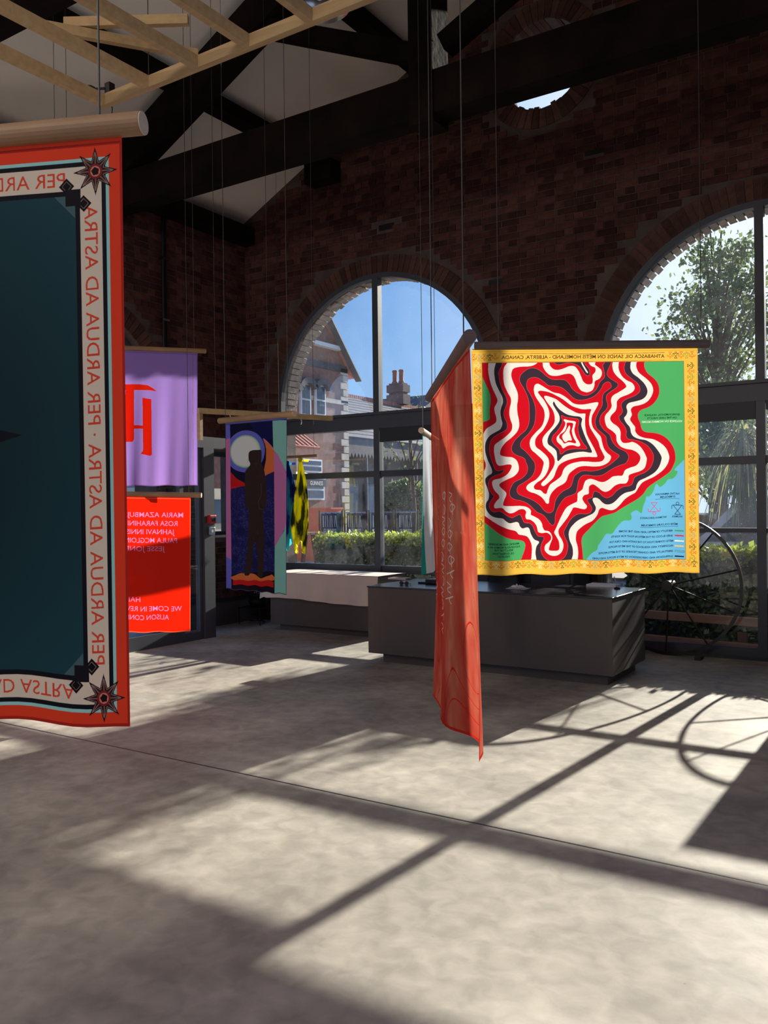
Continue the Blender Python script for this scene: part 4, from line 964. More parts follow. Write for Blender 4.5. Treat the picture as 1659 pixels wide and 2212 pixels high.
# yellow scarf with contour artwork
dy = 5.6*SS
banner('hanging_scarf', 'yellow bordered square scarf with red, white and black contour map on green and blue', at_d(*YQ[0], dy), at_d(*YQ[1], dy), at_d(*YQ[2], dy), at_d(*YQ[3], dy),
       clothmat('yellow_scarf', art_yellow(), trans=.40, through=.04), 'printed scarves on rods', rod=.0212, rodmat='rod_backlit', ext=(-.02, .056), wave=(.006, 2.2), wires=(.1, .97))
# red dyed scarf seen nearly edge on
banner('hanging_scarf', 'orange red dyed scarf with white handwriting seen almost edge on beside the desk', at_d(930, 869, 4.62*SS), at_d(1012, 752, 3.0*SS), at_d(1018, 1650, 3.0*SS), at_d(935, 1458, 4.6*SS),
       clothmat('red_dyed_scarf', art_tie(), trans=.42, through=.12), 'printed scarves on rods', rod=.0196, rodmat='rod_backlit', ext=(.06, .03), wave=(.035, 1.1), wires=(.1, .9))
# lilac and red name scarves by the doors
banner('hanging_scarf', 'lilac scarf with a red mirrored monogram hanging above the bright red scarf', at_d(142, 755, 8.95*SS), at_d(427, 765, 9.6*SS), at_d(427, 1049, 9.6*SS), at_d(146, 1050, 8.95*SS),
       clothmat('lilac_scarf', art_purple(), trans=.5, through=.06), 'printed scarves on rods', wave=(.012, 3), ext=(.07, .07))
banner('hanging_scarf', 'bright red scarf with lines of pink mirrored names in front of the glass door', at_d(117, 1072, 9.16*SS), at_d(412, 1077, 9.16*SS), at_d(411, 1365, 9.16*SS), at_d(120, 1368, 9.16*SS),
       clothmat('names_scarf', art_names(), trans=.5, through=.06), 'printed scarves on rods', wave=(.006, 2), ext=(.06, .09))
# blue scarf with a standing figure
banner('hanging_scarf', 'tall dark blue scarf with a pale moon disc and brown standing figure', at_d(487, 917, 7.6*SS), at_d(620, 905, 7.1*SS), at_d(620, 1284, 7.1*SS), at_d(490, 1272, 7.6*SS),
       clothmat('blue_scarf', art_blue(), trans=.22, through=.01), 'printed scarves on rods', wave=(.006, 1.2), ext=(.06, .07))
# white scarf with teal edge, seen edge on
def whitenode(N, L):
    tc = N.new('ShaderNodeTexCoord'); sx = N.new('ShaderNodeSeparateXYZ'); L.new(tc.outputs['UV'], sx.inputs[0])
    cr = N.new('ShaderNodeValToRGB'); cr.color_ramp.interpolation = 'CONSTANT'; cr.color_ramp.elements[0].color = (*lin((40, 170, 160)), 1); cr.color_ramp.elements[1].position = .06; cr.color_ramp.elements[1].color = (*lin((225, 232, 240)), 1)
    L.new(sx.outputs[0], cr.inputs[0]); return cr.outputs[0]
aw = at_d(913, 940, 7.5*SS); bw = at_d(938, 962, 8.35*SS)
dw = Vector((bw.x-aw.x, bw.y-aw.y, 0)).normalized()*SS; bw = aw+dw
banner('hanging_scarf', 'white scarf with a turquoise edge seen edge on left of the red dyed scarf', aw, bw, bw-V(0, 0, 1.17*SS), aw-V(0, 0, 1.22*SS)+V(.03, 0, 0),
       clothmat('white_scarf', node=whitenode, trans=.5, through=.08), 'printed scarves on rods', wave=(.03, 2), ext=(.07, .07), gap=.006)

# gathered scarves tied over a wooden bar by the window
def scarfnode(base, dark, sc):
    def f(N, L):
        tc = N.new('ShaderNodeTexCoord'); n = N.new('ShaderNodeTexNoise'); n.inputs['Scale'].default_value = sc; n.inputs['Detail'].default_value = 3
        mp = N.new('ShaderNodeMapping'); mp.inputs['Scale'].default_value = (3, 3, .9); L.new(tc.outputs['Object'], mp.inputs[0]); L.new(mp.outputs[0], n.inputs['Vector'])
        cr = N.new('ShaderNodeValToRGB'); e = cr.color_ramp.elements; e[0].position = .44; e[0].color = (*lin(dark), 1); e[1].position = .52; e[1].color = (*lin(base), 1)
        L.new(n.outputs[0], cr.inputs[0]); return cr.outputs[0]
    return f
def tied_scarf(label, top, length, mat, wmax=.13, seed=1):
    rs = random.Random(seed)
    t = thing('tied_scarf', label, 'scarf', top, 'gathered scarves tied to a bar')
    m = MB(); nr, nk = 26, 48
    for j in range(nr+1):
        v = j/nr; r = .018+wmax*(math.sin(min(1, v*1.25)*math.pi/2)**1.1)*(1-.55*max(0, (v-.72)/.28))
        for k in range(nk):
            a = 2*math.pi*k/nk; rr = r*(1+.42*math.sin(5*a+v*2.2+seed)+.18*math.sin(11*a+v*3))
            z = -length*v*(1-.08*math.cos(a*2+seed)*v)
            m.v.append((top[0]+rr*math.cos(a)*1.0+.02*math.sin(v*5), top[1]+rr*.55*math.sin(a), top[2]+z))
    for j in range(nr):
        for k in range(nk):
            k2 = (k+1) % nk; o = j*nk; m.f.append((o+k, o+k2, o+nk+k2, o+nk+k))
    m.build('cloth', mat, t, smooth=True)
    kn = MB(); kn.lathe([(0, .03), (.028, .022), (.036, 0), (.028, -.022), (0, -.03)], top, 14)
    kn.build('knot', mat, t, smooth=True)
    MB().add([top, Vector(top)+V(.16, -.02, .0), Vector(top)+V(.15, -.02, -.035), Vector(top)+V(0, 0, -.02)], [(0,1,2,3)]).build('loose_end', mat, t, fix=False)
tp = at_y(649, 990, 8.98)
yl = clothmat('yellow_silk', node=scarfnode((222, 216, 40), (52, 58, 30), 3.2), trans=.5, through=.05)
bl_ = clothmat('blue_silk', node=scarfnode((24, 40, 120), (70, 180, 190), 2.6), trans=.5, through=.05)
tied_scarf('bunched lime yellow and black scarf knotted to a bar at the window', tp+V(0, 0, -.02), 1.17, yl, .085, 2)
tp2 = at_y(621, 1000, 9.02)
tied_scarf('bunched deep blue and aqua scarf half hidden behind the figure scarf', tp2, 1.1, bl_, .10, 5)
a, b = at_y(596, 989, 8.98), at_y(686, 987, 8.98); b.z = a.z
t = thing('hanging_bar', 'short pale wooden bar holding the knotted scarves at the left window', 'rod', (a+b)/2)
MB().tube([a, b], .018, 14).build('bar', M['rodwood'], t); wire_up(t, a.x+.06, a.y, a.z+.018); wire_up(t, b.x-.06, b.y, b.z+.018)

# ------------------------------------------------------------------ timber battens
GZ = 3.9; gy = 3.24
t = thing('batten_grid', 'pale pine batten grid suspended under the roof at top left', 'timber frame', (-2.9, gy, GZ))
MB().bar((-4.0, gy, GZ+.03), (1.0*-.6, gy, GZ+.03), .038, .063).build('batten', M['pine'], t)
for x in (-3.96, -3.60, -3.23, -2.875, -2.48, -2.08, -1.68):
    MB().bar((x, gy-.02, GZ+.03), (x, .6, GZ+.03), .038, .063).build('batten', M['pine'], t)
for x, y in ((-3.6, 1.2), (-3.6, gy), (-1.7, gy), (-1.7, 1.2)): MB().tube([(x, y, GZ+.06), (x, y, zr(x)-.02)], .0025, 5).build('wire', M['wire'], t)
def stick(p, q, lab):
    tag(MB().bar(p, q, .035, .05).build('loose_batten', M['pine']), lab, 'batten')
k = 4.12
def gz(x, y): return at_z(x, y, k)
stick(gz(70, 52), gz(427, 118), 'loose pine batten lying slantwise across the grid, lower of the crossed pair')
stick(gz(140, 73)+V(0, 0, .055), gz(407, 66)+V(0, 0, .055), 'loose pine batten laid over the slanted one on the grid')
# clip lamps on the batten corner
def clip_lamp(p, lab):
    t = thing('clip_lamp', lab, 'lamp', p)
    MB().box(p.x-.02, p.x+.02, p.y-.02, p.y+.02, p.z-.045, p.z+.03).build('clamp', M['black'], t)
    MB().tube([p+V(-.02, -.02, 0), p+V(-.06, -.05, -.005)], .008).build('arm', M['black'], t)
    sh = MB(); q = p+V(-.06, -.05, -.005); d = V(-.7, -.6, -.25).normalized(); sh.tube([q, q+d*.02, q+d*.055], [.012, .026, .032], 16, cap=False); sh.build('lamp_head', M['black'], t, smooth=True)
    MB().lathe([(0, -.018), (.014, -.012), (.018, 0), (.014, .012), (0, .018)], q+d*.045, 12).build('bulb', M['white'], t, smooth=True)
    MB().tube([p+V(0, 0, -.04), p+V(.02, 0, -.12), p+V(-.01, 0, -.3)], .003, 5).build('cable', M['black'], t)
clip_lamp(at_y(237, 192, gy+.04), 'small black clip lamp on the near corner of the batten grid')
# pendant lamp
pc = at_d(690, -6, 4.6)
t = thing('pendant_lamp', 'brushed metal pendant lampshade cut by the top edge of the picture', 'lamp', pc)
s_ = MB(); s_.lathe([(.03, .34), (.05, .33), (.06, .26), (.12, .2), (.16, .1), (.165, -.05), (.16, -.055), (.15, .09), (.11, .18), (.05, .25)], pc, 40); s_.build('shade', M['metal'], t, smooth=True)
MB().lathe([(0, -.02), (.03, 0), (.045, .04), (.03, .09), (.018, .12), (.018, .2)], pc, 18).build('bulb', M['white'], t, smooth=True)
MB().tube([pc+V(0, 0, .33), (pc.x, pc.y, zr(pc.x)-.02)], .005).build('cable', M['black'], t)
def fill_globe(x, y, z, lab):  # unseen globes added as fill light to lift the shaded parts of the hall
    t = thing('fill_globe', lab, 'lamp', (x, y, z), 'added fill globes behind the viewer')
    m = MB(); m.lathe([(.11*math.sin(math.pi*i/12), .11*math.cos(math.pi*i/12)) for i in range(13)], (x, y, z), 20); m.build('globe', M['fillglass'], t, smooth=True)
    MB().tube([(x, y, z+.1), (x, y, z+.2)], .03, 12).build('lampholder', M['metal'], t); MB().tube([(x, y, z+.2), (x, y, zr(x)-.02)], .004).build('cable', M['black'], t)
    for sy in (-.16,):
        l = bpy.data.lights.new('fill_light', 'POINT'); l.energy = FILL_W; l.color = (1, .88, .76); l.shadow_soft_size = .1
        o = bpy.data.objects.new('fill_light', l); COL.objects.link(o); o.parent = t; o.location = (0, 0, sy)
for gx, gy_, nm in ((-2.4, -1.2, 'right hand added fill globe of the nearer pair behind the viewer'), (-5.8, -.8, 'left hand added fill globe of the nearer pair behind the viewer'), (-2.4, -5, 'right hand added fill globe of the farther pair behind the viewer'), (-5.8, -5, 'left hand added fill globe of the farther pair behind the viewer')):
    fill_globe(gx, gy_, 4.4, nm)
# low timber frame hung left of the blue scarf
P1, P2 = at_d(428, 887, 7.5), at_d(717, 906, 8.27); P2.z = P1.z
t = thing('hanging_timber_frame', 'long thin pale timber rail hanging above the figure scarf', 'timber frame', P1)
MB().bar(P1, P2, .04, .045).build('rail', M['pine'], t)
MB().bar(P1+V(.02, 0, -.02), P1+V(.02, 0, -.26), .035, .035).build('drop_post', M['pine'], t)
for q in (.12, .5, .85):
    e = P1.lerp(P2, q); wire_up(t, e.x, e.y, e.z+.02)
for q in (.22, .75):
    e = P1.lerp(P2, q); MB().tube([e+V(0,0,-.02), e+V(.01, 0, -.05), e+V(.0, 0, -.075)], .004, 5).build('cord_end', M['white'], t)

# ------------------------------------------------------------------ reception desk
DX0, DX1, DY0, DY1, DZ = -5.0, -2.415, 7.37, 8.35, .795
t = thing('reception_desk', 'large dark grey reception desk with a glossy black top', 'desk', (-3.7, 7.86, 0))
bevel(MB().box(DX0, DX1, DY0, DY1, .10, DZ-.015).build('body', M['desk'], t), .003)
MB().box(DX0+.12, DX1-.08, DY0+.1, DY1-.06, 0, .10).build('plinth', M['desk'], t)
bevel(MB().box(DX0-.008, DX1+.008, DY0-.008, DY1+.008, DZ-.015, DZ).build('top', M['desktop'], t), .003)
# things on the desk
def on(x, y): return at_z(x, y, DZ)
p = on(873, 1264)
t = thing('sunglasses', 'small black folded sunglasses near the left end of the desk', 'glasses', p)
for s in (-1, 1):
    q = p+V(s*.032, 0, .02); MB().ring(q.x, q.z, .017, .023, q.y-.003, q.y+.003, 0, 2*math.pi, 20).build('lens_rim', M['black'], t)
    MB().ring(q.x, q.z, .0005, .017, q.y-.001, q.y+.001, 0, 2*math.pi, 16).build('lens', M['desktop'], t)
    MB().tube([q+V(s*.022, 0, 0), q+V(s*.01, .07, -.01), q+V(-s*.02, .09, -.014)], .003, 6).build('temple', M['black'], t)
MB().tube([p+V(-.012, 0, .024), p+V(.012, 0, .024)], .003, 6).build('bridge', M['black'], t)
p = on(925, 1262)+V(.12, .1, 0)
t = thing('card_machine', 'black low box device on the desk left of the red scarf', 'device', p)
bevel(MB().box(p.x-.16, p.x+.16, p.y-.1, p.y+.1, p.z, p.z+.05).build('body', M['black'], t), .01, 2)
bevel(MB().box(p.x-.26, p.x-.16, p.y-.08, p.y+.02, p.z, p.z+.02).build('dock', M['black'], t), .006, 2)
MB().box(p.x-.1, p.x+.1, p.y-.05, p.y+.05, p.z+.05, p.z+.053).build('screen', M['desktop'], t)
p = on(917, 1243); p = V(min(p.x, -4.5), 8.22, DZ)
t = thing('notebook', 'thin brown notebook lying behind the black box on the desk', 'book', p)
MB().box(p.x-.1, p.x+.14, p.y-.07, p.y+.07, p.z, p.z+.004).build('cover', M['timber_edge'], t); MB().box(p.x-.098, p.x+.138, p.y-.068, p.y+.068, p.z+.004, p.z+.014).build('pages', M['paper'], t); MB().box(p.x-.1, p.x+.14, p.y-.07, p.y+.07, p.z+.014, p.z+.018).build('cover', M['timber_edge'], t)
p = on(1120, 1272)
t = thing('clipboard', 'clear clipboard with a crumpled white wrapper in the middle of the desk', 'clipboard', p)
MB().box(p.x-.13, p.x+.13, p.y-.09, p.y+.09, p.z, p.z+.005).build('board', M['winpane'], t); MB().box(p.x-.1, p.x+.1, p.y-.08, p.y+.07, p.z+.005, p.z+.007).build('sheet', M['paper'], t)
wv = MB(); rs = random.Random(4); nn = 9
for j in range(nn+1):
    for i in range(nn+1): wv.v.append((p.x-.1+.16*i/nn, p.y-.03+.1*j/nn, p.z+.012+.04*rs.random()*math.sin(math.pi*i/nn)*math.sin(math.pi*j/nn)+.0*1))
for j in range(nn):
    for i in range(nn): a_ = j*(nn+1)+i; wv.f.append((a_, a_+1, a_+nn+2, a_+nn+1))
wv.build('wrapper', M['paper'], t, fix=False)
p = on(1305, 1266)
t = thing('notepad', 'white notepad lying near the right end of the desk', 'notepad', p)
MB().box(p.x-.15, p.x+.15, p.y-.1, p.y+.1, p.z, p.z+.022).build('pad', M['paper'], t); MB().box(p.x-.152, p.x+.152, p.y+.09, p.y+.104, p.z, p.z+.025).build('binding', M['desk'], t)
p = V(-2.62, 8.15, DZ)
t = thing('desk_pen', 'slim pen standing in a small base at the right end of the desk', 'pen', p)
MB().lathe([(0, 0), (.03, 0), (.028, .012), (.008, .02), (0, .02)], p, 16).build('base', M['black'], t, smooth=True); MB().tube([p+V(0, 0, .015), p+V(-.03, 0, .12)], .005, 8).build('pen', M['metal'], t)
# low dark cabinet behind the desk
t = thing('back_cabinet', 'low dark grey cabinet behind the desk seen under the yellow scarf', 'cabinet', (-3.9, 9.0, 0))
bevel(MB().box(-4.75, -3.32, 8.85, 9.35, .05, .90).build('carcass', M['frame_dark'], t), .004); MB().box(-4.7, -3.37, 8.9, 9.3, 0, .05).build('plinth', M['black'], t)
for k in range(3): MB().box(-4.72+.46*k, -4.72+.46*k+.44, 8.835, 8.85, .09, .87).build('door', M['frame_dark'], t)
# office chair back between scarf and cabinet
p = V(-4.05, 8.56, 0)
t = thing('office_chair', 'black office chair behind the desk right of the red scarf', 'chair', p)
bk = MB()
for j in range(9):
    for i in range(9):
        u, v = i/8-.5, j/8; x = p.x+u*.42*(1-.25*abs(v-.4)); bk.v.append((x, p.y+.10*(u*2)**2*.5+.04*math.sin(v*3), .5+v*.5))
for j in range(8):
    for i in range(8): a_ = j*9+i; bk.f.append((a_, a_+1, a_+10, a_+9))
ob = bk.build('backrest', M['black'], t, smooth=True, fix=False); sm = ob.modifiers.new('s', 'SOLIDIFY'); sm.thickness = .05
bevel(MB().box(p.x-.23, p.x+.23, p.y-.16, p.y+.14, .40, .47).build('seat', M['black'], t), .03, 3)
MB().tube([p+V(0, 0, .06), p+V(0, 0, .41)], .025, 12).build('gas_column', M['steel'], t)
for k in range(5):
    a_ = 2*math.pi*k/5+.3; e = p+V(math.cos(a_)*.2, math.sin(a_)*.2, .05); MB().bar(p+V(0, 0, .09), e+V(0, 0, .01), .035, .03).build('leg', M['black'], t); MB().lathe([(0, -.024), (.024, -.015), (.024, .015), (0, .024)], (e.x, e.y, .0245), 12).build('castor', M['black'], t)

# cloth covered table -----------------------------------------------------
TX0, TX1, TY0, TY1, TZ = -7.50, -5.78, 8.74, 9.40, .765
t = thing('display_counter', 'grey plinth counter draped with cloth below the left arched window', 'counter', (-6.6, 9.05, 0))
bevel(MB().box(TX0, TX1, TY0, TY1, .08, TZ-.01).build('body', M['desk'], t), .003); MB().box(TX0+.1, TX1-.06, TY0+.08, TY1-.05, 0, .08).build('plinth', M['desk'], t)
cl = MB(); sec = [(TY1+.0, TZ-.0), (TY1-.2, TZ+.004), (TY0+.2, TZ+.004), (TY0-.01, TZ+.004), (TY0-.024, TZ-.006), (TY0-.035, TZ-.12), (TY0-.045, TZ-.24), (TY0-.05, TZ-.345)]
nx = 60
for i in range(nx+1):
    u = i/nx; x = TX0-.12+(TX1+.14-TX0)*u
    for j, (y, z) in enumerate(sec):
        dv = max(0, (TZ-z)/.35); y2 = y-dv*.018*(1+math.sin(u*31)+.6*math.sin(u*13+1)); z2 = z
        if x < TX0-.012: z2 = z-.9*(TX0-.012-x) if dv < .1 else z+.02-.3*(TX0-x); 
        if j == len(sec)-1: z2 += .02*math.sin(u*5+.5)
        cl.v.append((x, y2, z2))
for i in range(nx):
    for j in range(len(sec)-1): a_ = i*len(sec)+j; cl.f.append((a_, a_+1, a_+len(sec)+1, a_+len(sec)))
ob = cl.build('tablecloth', M['linen'], smooth=False, fix=False); tag(ob, 'pinkish cream linen cloth draped over the counter below the window', 'tablecloth')

# small black side table with pot
p = V(-8.06, 9.14, 0)
t = thing('side_table', 'small black metal side table beside the cloth covered counter', 'table', p)
MB().box(p.x-.2, p.x+.2, p.y-.2, p.y+.2, .225, .24).build('top', M['black'], t)
for sx in (-1, 1):
    for sy in (-1, 1): MB().tube([(p.x+sx*.19, p.y+sy*.19, 0), (p.x+sx*.19, p.y+sy*.19, .23)], .007, 6).build('leg', M['black'], t)
t = thing('plant_pot', 'round black pot standing on the small side table', 'pot', (p.x, p.y, .24))
MB().lathe([(0, .001), (.12, .001), (.135, .08), (.14, .16), (.15, .165), (.15, .175), (.13, .17), (.12, .15), (0, .15)], (p.x, p.y, .24), 28).build('pot', M['black'], t, smooth=True)
g_ = MB(); rs = random.Random(11)
for i in range(26):
    a_ = rs.uniform(0, 6.28); r_ = rs.uniform(.02, .1); c_ = V(p.x+r_*math.cos(a_), p.y+r_*math.sin(a_), .41); g_.tube([c_, c_+V(rs.uniform(-.03, .03), rs.uniform(-.03, .03), rs.uniform(.02, .05))], [.014, .004], 5)
g_.build('pebbles', M['metal'], t)
t = thing('cable_coil', 'loose coil of black cable on the floor under the side table', 'cable', (p.x-.02, p.y, 0))
MB().tube([(p.x-.02+.1*math.cos(i*.5)*(1+.1*math.sin(i)), p.y+.1*math.sin(i*.5), .01+.0035*i) for i in range(36)], .006, 6).build('cable', M['black'], t)

# scrap of paper on the floor
q = at_z(350, 1434, 0); t = thing('paper_scrap', 'tiny crumpled white paper scrap on the sunlit floor near the doors', 'paper', q)
MB().add([q+V(-.05, 0, .001), q+V(.02, -.03, .001), q+V(.06, .02, .012), q+V(-.01, .03, .02)], [(0,1,2), (0,2,3)]).build('scrap', M['paper'], t, fix=False)

# ------------------------------------------------------------------ spoked wheels by the right window
def wheel(cx, cy, r, lab):
    t = thing('spoked_wheel', lab, 'wheel', (cx, cy, 0), 'large spoked iron wheels')
    MB().ring(cx, r, r-.032, r, cy-.014, cy+.014, 0, 2*math.pi, 64).build('rim', M['steel'], t)
    MB().tube([(cx, cy-.09, r), (cx, cy+.09, r)], .055, 18).build('hub', M['steel'], t)
    for k in range(10):
        a_ = 2*math.pi*k/10+.26; MB().tube([(cx+.05*math.cos(a_), cy, r+.05*math.sin(a_)), (cx+(r-.02)*math.cos(a_), cy, r+(r-.02)*math.sin(a_))], .009, 6).build('spoke', M['steel'], t)
wheel(-2.43, 9.30, .745, 'large iron spoked wheel leaning by the glass at the right end of the desk')
wheel(-.66, 9.30, .745, 'large iron spoked wheel by the glass beyond the right edge of the picture')
t = thing('wheel_stand', 'thin iron axle bar joining the two large spoked wheels', 'stand', (-1.55, 9.18, 0))
MB().bar((-2.37, 9.18, .05), (-.72, 9.18, .05), .03, .03).build('bar', M['steel'], t)
for x in (-2.1, -1.0): MB().box(x-.03, x+.03, 9.1, 9.26, 0, .035).build('foot', M['steel'], t)
# tall display board beyond the right edge (it throws the shadow seen on the floor)
t = thing('display_board', 'tall grey display board standing by the window beyond the right edge of the picture', 'board', (0, 8.92, 0))
MB().prism([[(-.97, .05), (.6, .05), (.6, 1.71), (-.67, 1.71)]], lambda u, v, t_: (u, t_, v), 8.90, 8.94).build('panel', M['desk'], t)
for x in (-.7, .45): MB().box(x-.03, x+.03, 8.80, 9.04, 0, .05).build('foot', M['steel'], t)

# ------------------------------------------------------------------ outside
gr = tag(MB().box(-90, 60, D+.36, 140, -.25, -.06).build('ground', M['tarmac']), 'pale paved yard outside the arched windows', 'ground'); struct(gr)
g2 = tag(MB().box(-90, WL-.42, -30, D+.36, -.25, -.06).build('ground', M['tarmac']), 'pale paved yard outside the side doors', 'ground'); struct(g2)
for o in (gr, g2):
    del o['label']; del o['category']

def leaves(m, pts, size, rs, droop=0.0):
    for p in pts:
        s = size*rs.uniform(.6, 1.3)
        a = Vector((rs.gauss(0, 1), rs.gauss(0, 1), rs.gauss(0, 1)-droop)).normalized(); b = a.cross(Vector((rs.gauss(0, 1), rs.gauss(0, 1), rs.gauss(0, 1)))).normalized()
        n = len(m.v); m.v += [tuple(p), tuple(p+a*s*.5+b*s*.33), tuple(p+a*s), tuple(p+a*s*.5-b*s*.33)]; m.f.append((n, n+1, n+2, n+3))
def tree(lab, base, h, crown, nleaf, size, seed, mat='leaf', clumps=26, group=None, trunk=.12, cone=0.0):
    rs = random.Random(seed); base = Vector(base); t = thing('tree', lab, 'tree', base, group)
    cc = base+V(0, 0, crown[2]); tops = []
    mt = MB(); mt.tube([base, base+V(.1, 0, crown[2]*.5), base+V(-.05, .1, crown[2]), base+V(.1, 0, h*.92)], [trunk, trunk*.8, trunk*.55, trunk*.12], 8); mt.build('trunk', M['bark'], t, smooth=True)
    br = MB(); lf = MB()
    for i in range(clumps):
        while True:
            d = V(rs.uniform(-1, 1), rs.uniform(-1, 1), rs.uniform(-1, 1))
            if .25 < d.length < 1 and (d.x > -1+cone*(d.z+.6)): break
        c = cc+V(d.x*crown[0], d.y*crown[0]*.8, d.z*crown[1]); s0 = base+V(0, 0, max(.5, min(h*.85, (c.z-base.z)*.72)))
        br.tube([s0, s0.lerp(c, .5)+V(0, 0, .1), c], [trunk*.3, trunk*.2, .012], 5)
        cr = crown[0]*rs.uniform(.22, .36); P = []
        for k in range(nleaf//clumps):
            q = V(rs.gauss(0, 1), rs.gauss(0, 1), rs.gauss(0, .8)); P.append(c+q*cr*.6)
        leaves(lf, P, size, rs, .5)
    br.build('branches', M['bark'], t); o = lf.build('foliage', M[mat], t, fix=False); o['kind'] = 'stuff'
    return t
def crown_at(px_, py_, Y): return at_y(px_, py_, Y)
c = crown_at(1548, 760, 16.5)
tree('tall leafy birch tree rising in the right arched window', (c.x, 16.5, -.06), 7.2, (1.08, 2.6, 4.4), 9500, .10, 21, clumps=70, trunk=.11, cone=.5)
c = crown_at(1530, 930, 23)
tree('bushy tree under the birch seen beside the yellow scarf', (c.x, 23, -.06), 5.2, (1.9, 1.5, c.z), 7000, .15, 23, clumps=30)
tree('young tree outside standing behind the yellow scarf', (-6.0, 14.5, -.06), 4.3, (.85, .95, 3.25), 190, .11, 29, clumps=12, trunk=.06)
tree('slender young tree outside hidden by the green scarf', (-9.4, 15.5, -.06), 4.0, (.9, 1.0, 3.1), 160, .11, 31, clumps=10, trunk=.06)

def hedge(lab, x0, x1, y0, y1, z1, n, seed, gname='clipped box hedges', size=.06):
    rs = random.Random(seed); t = thing('hedge', lab, 'hedge', ((x0+x1)/2, (y0+y1)/2, -.06), gname)
    bevel(MB().box(x0+.04, x1-.04, y0+.04, y1-.04, -.06, z1-.05).build('core', M['hedge_core'], t), .05, 2)
    P = []; Q = []
    for i in range(n):
        f = rs.random()
        if f < .4: P.append(V(rs.uniform(x0, x1), rs.uniform(y0-.02, y1), z1+rs.gauss(0, .025)))
        elif f < .48: P.append(V(rs.uniform(x0, x1), y0+rs.gauss(0, .02), z1-abs(rs.gauss(0, .05))))
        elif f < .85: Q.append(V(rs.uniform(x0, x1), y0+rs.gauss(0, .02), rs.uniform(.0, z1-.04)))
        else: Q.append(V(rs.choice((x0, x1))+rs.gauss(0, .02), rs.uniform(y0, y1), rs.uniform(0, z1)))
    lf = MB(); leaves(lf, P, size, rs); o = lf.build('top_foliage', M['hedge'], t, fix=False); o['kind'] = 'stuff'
    lf = MB(); leaves(lf, Q, size, rs); o = lf.build('side_foliage', M['hedge_shaded'], t, fix=False); o['kind'] = 'stuff'
hl = at_y(690, 1165, 10.7); hr = at_y(925, 1160, 10.7)
hedge('clipped box hedge just outside the left arched window', hl.x, hr.x+.5, 10.6, 11.3, hr.z-.02, 12000, 41)
h2 = at_y(1400, 1190, 10.7)
hedge('leafy hedge just outside the right arched window behind the wheel', h2.x-.2, .9, 10.6, 11.2, h2.z, 14000, 43, size=.085)
hedge('tall dense hedge outside, beyond the right edge of the picture', -2.1, 5.5, 19, 20, 3.85, 4000, 47, size=.22)
# timber planter edges outside the right window
for z0, lab in ((.29, 'upper weathered timber edging board outside the right window'), (.0, 'lower weathered timber edging board outside the right window')):
    y_ = 10.45 if z0 else 10.42
    tag(MB().bar((-3.6, y_, z0+.0), (.6, y_-.38, z0-.03), .10, .09).build('edging_board', M['timber_edge']), lab, 'board')
for x, lb in ((-3.4, 'left'), (-1.9, 'middle'), (-.2, 'right')): tag(MB().box(x-.05, x+.05, 10.44-.09*(x+3.6)+.09, 10.50-.09*(x+3.6)+.09, -.06, .13).build('edging_post', M['timber_edge']), lb+'most short timber post under the edging boards outside the right window', 'post', 'edging posts')

# far buildings -----------------------------------------------------------
def quadbox(m, a, b, c, d, th, n):
    n = Vector(n).normalized()*th; m.add([a, b, c, d, a+n, b+n, c+n, d+n], [(0,1,2,3),(7,6,5,4),(0,4,5,1),(1,5,6,2),(2,6,7,3),(3,7,4,0)])
def flat_text(body, loc, height, mat, parent, width=None, alongY=False, name='lettering'):
    P, T = glyphs(body, .01); k_ = height/.69; P = P*k_; ln = P[:, 0].max()-P[:, 0].min()
    if width: P[:, 0] *= width/ln
    P[:, 0] -= (P[:, 0].max()+P[:, 0].min())/2
    m = MB(); m.add([((loc[0], loc[1]+q[0], loc[2]+q[1]) if alongY else (loc[0]+q[0], loc[1], loc[2]+q[1])) for q in P], T); return m.build(name, M[mat], parent, fix=False)
XH = -24.0
def AX(x, y, X=XH): p = at_x(x, y, X); return (p.y, p.z)
yr_ = AX(750, 900)[0]; e1 = AX(748, 797); e0 = AX(704, 706)
slope_ = (e0[1]-e1[1])/(e1[0]-e0[0]); ez = e1[1]; ym = yr_-3.3; az_ = ez+3.3*slope_; yl_ = ym-3.3
t = thing('brick_house', 'red brick gabled house with sash windows seen in the left arch', 'house', (XH, ym, -.06))
m = MB(); m.prism([[(yl_, -.06), (yr_, -.06), (yr_, ez), (ym, az_), (yl_, ez)]], lambda u, v, t_: (t_, u, v), XH, XH-8); m.build('wall', M['ext_brick'], t)
for s in (-1, 1):
    e = V(XH+.4, ym+s*3.7, ez-.4*slope_); a_ = V(XH+.4, ym, az_)
    m = MB(); quadbox(m, a_, e, e+V(-9, 0, 0), a_+V(-9, 0, 0), .16, (0, s*slope_, 1)); m.build('roof', M['tile'], t)
    m = MB(); m.bar(a_+V(.03, 0, -.15), e+V(.03, 0, -.15), .06, .34, (1, 0, 0)); m.build('bargeboard', M['frame'], t)
zt_b = AX(690, 745)[1]; MB().box(XH, XH+.3, ym-(az_-zt_b)/slope_, ym+(az_-zt_b)/slope_, zt_b-.09, zt_b+.09).build('tie_board', M['white'], t)
for yy_, hh_, mt_ in ((787, .32, 'slate'), (862, .2, 'stone')):
    z = AX(690, yy_)[1]; MB().box(XH-.02, XH+.05, yl_-.02, yr_+.02, z-hh_/2, z+hh_/2).build('string_course', M[mt_], t)
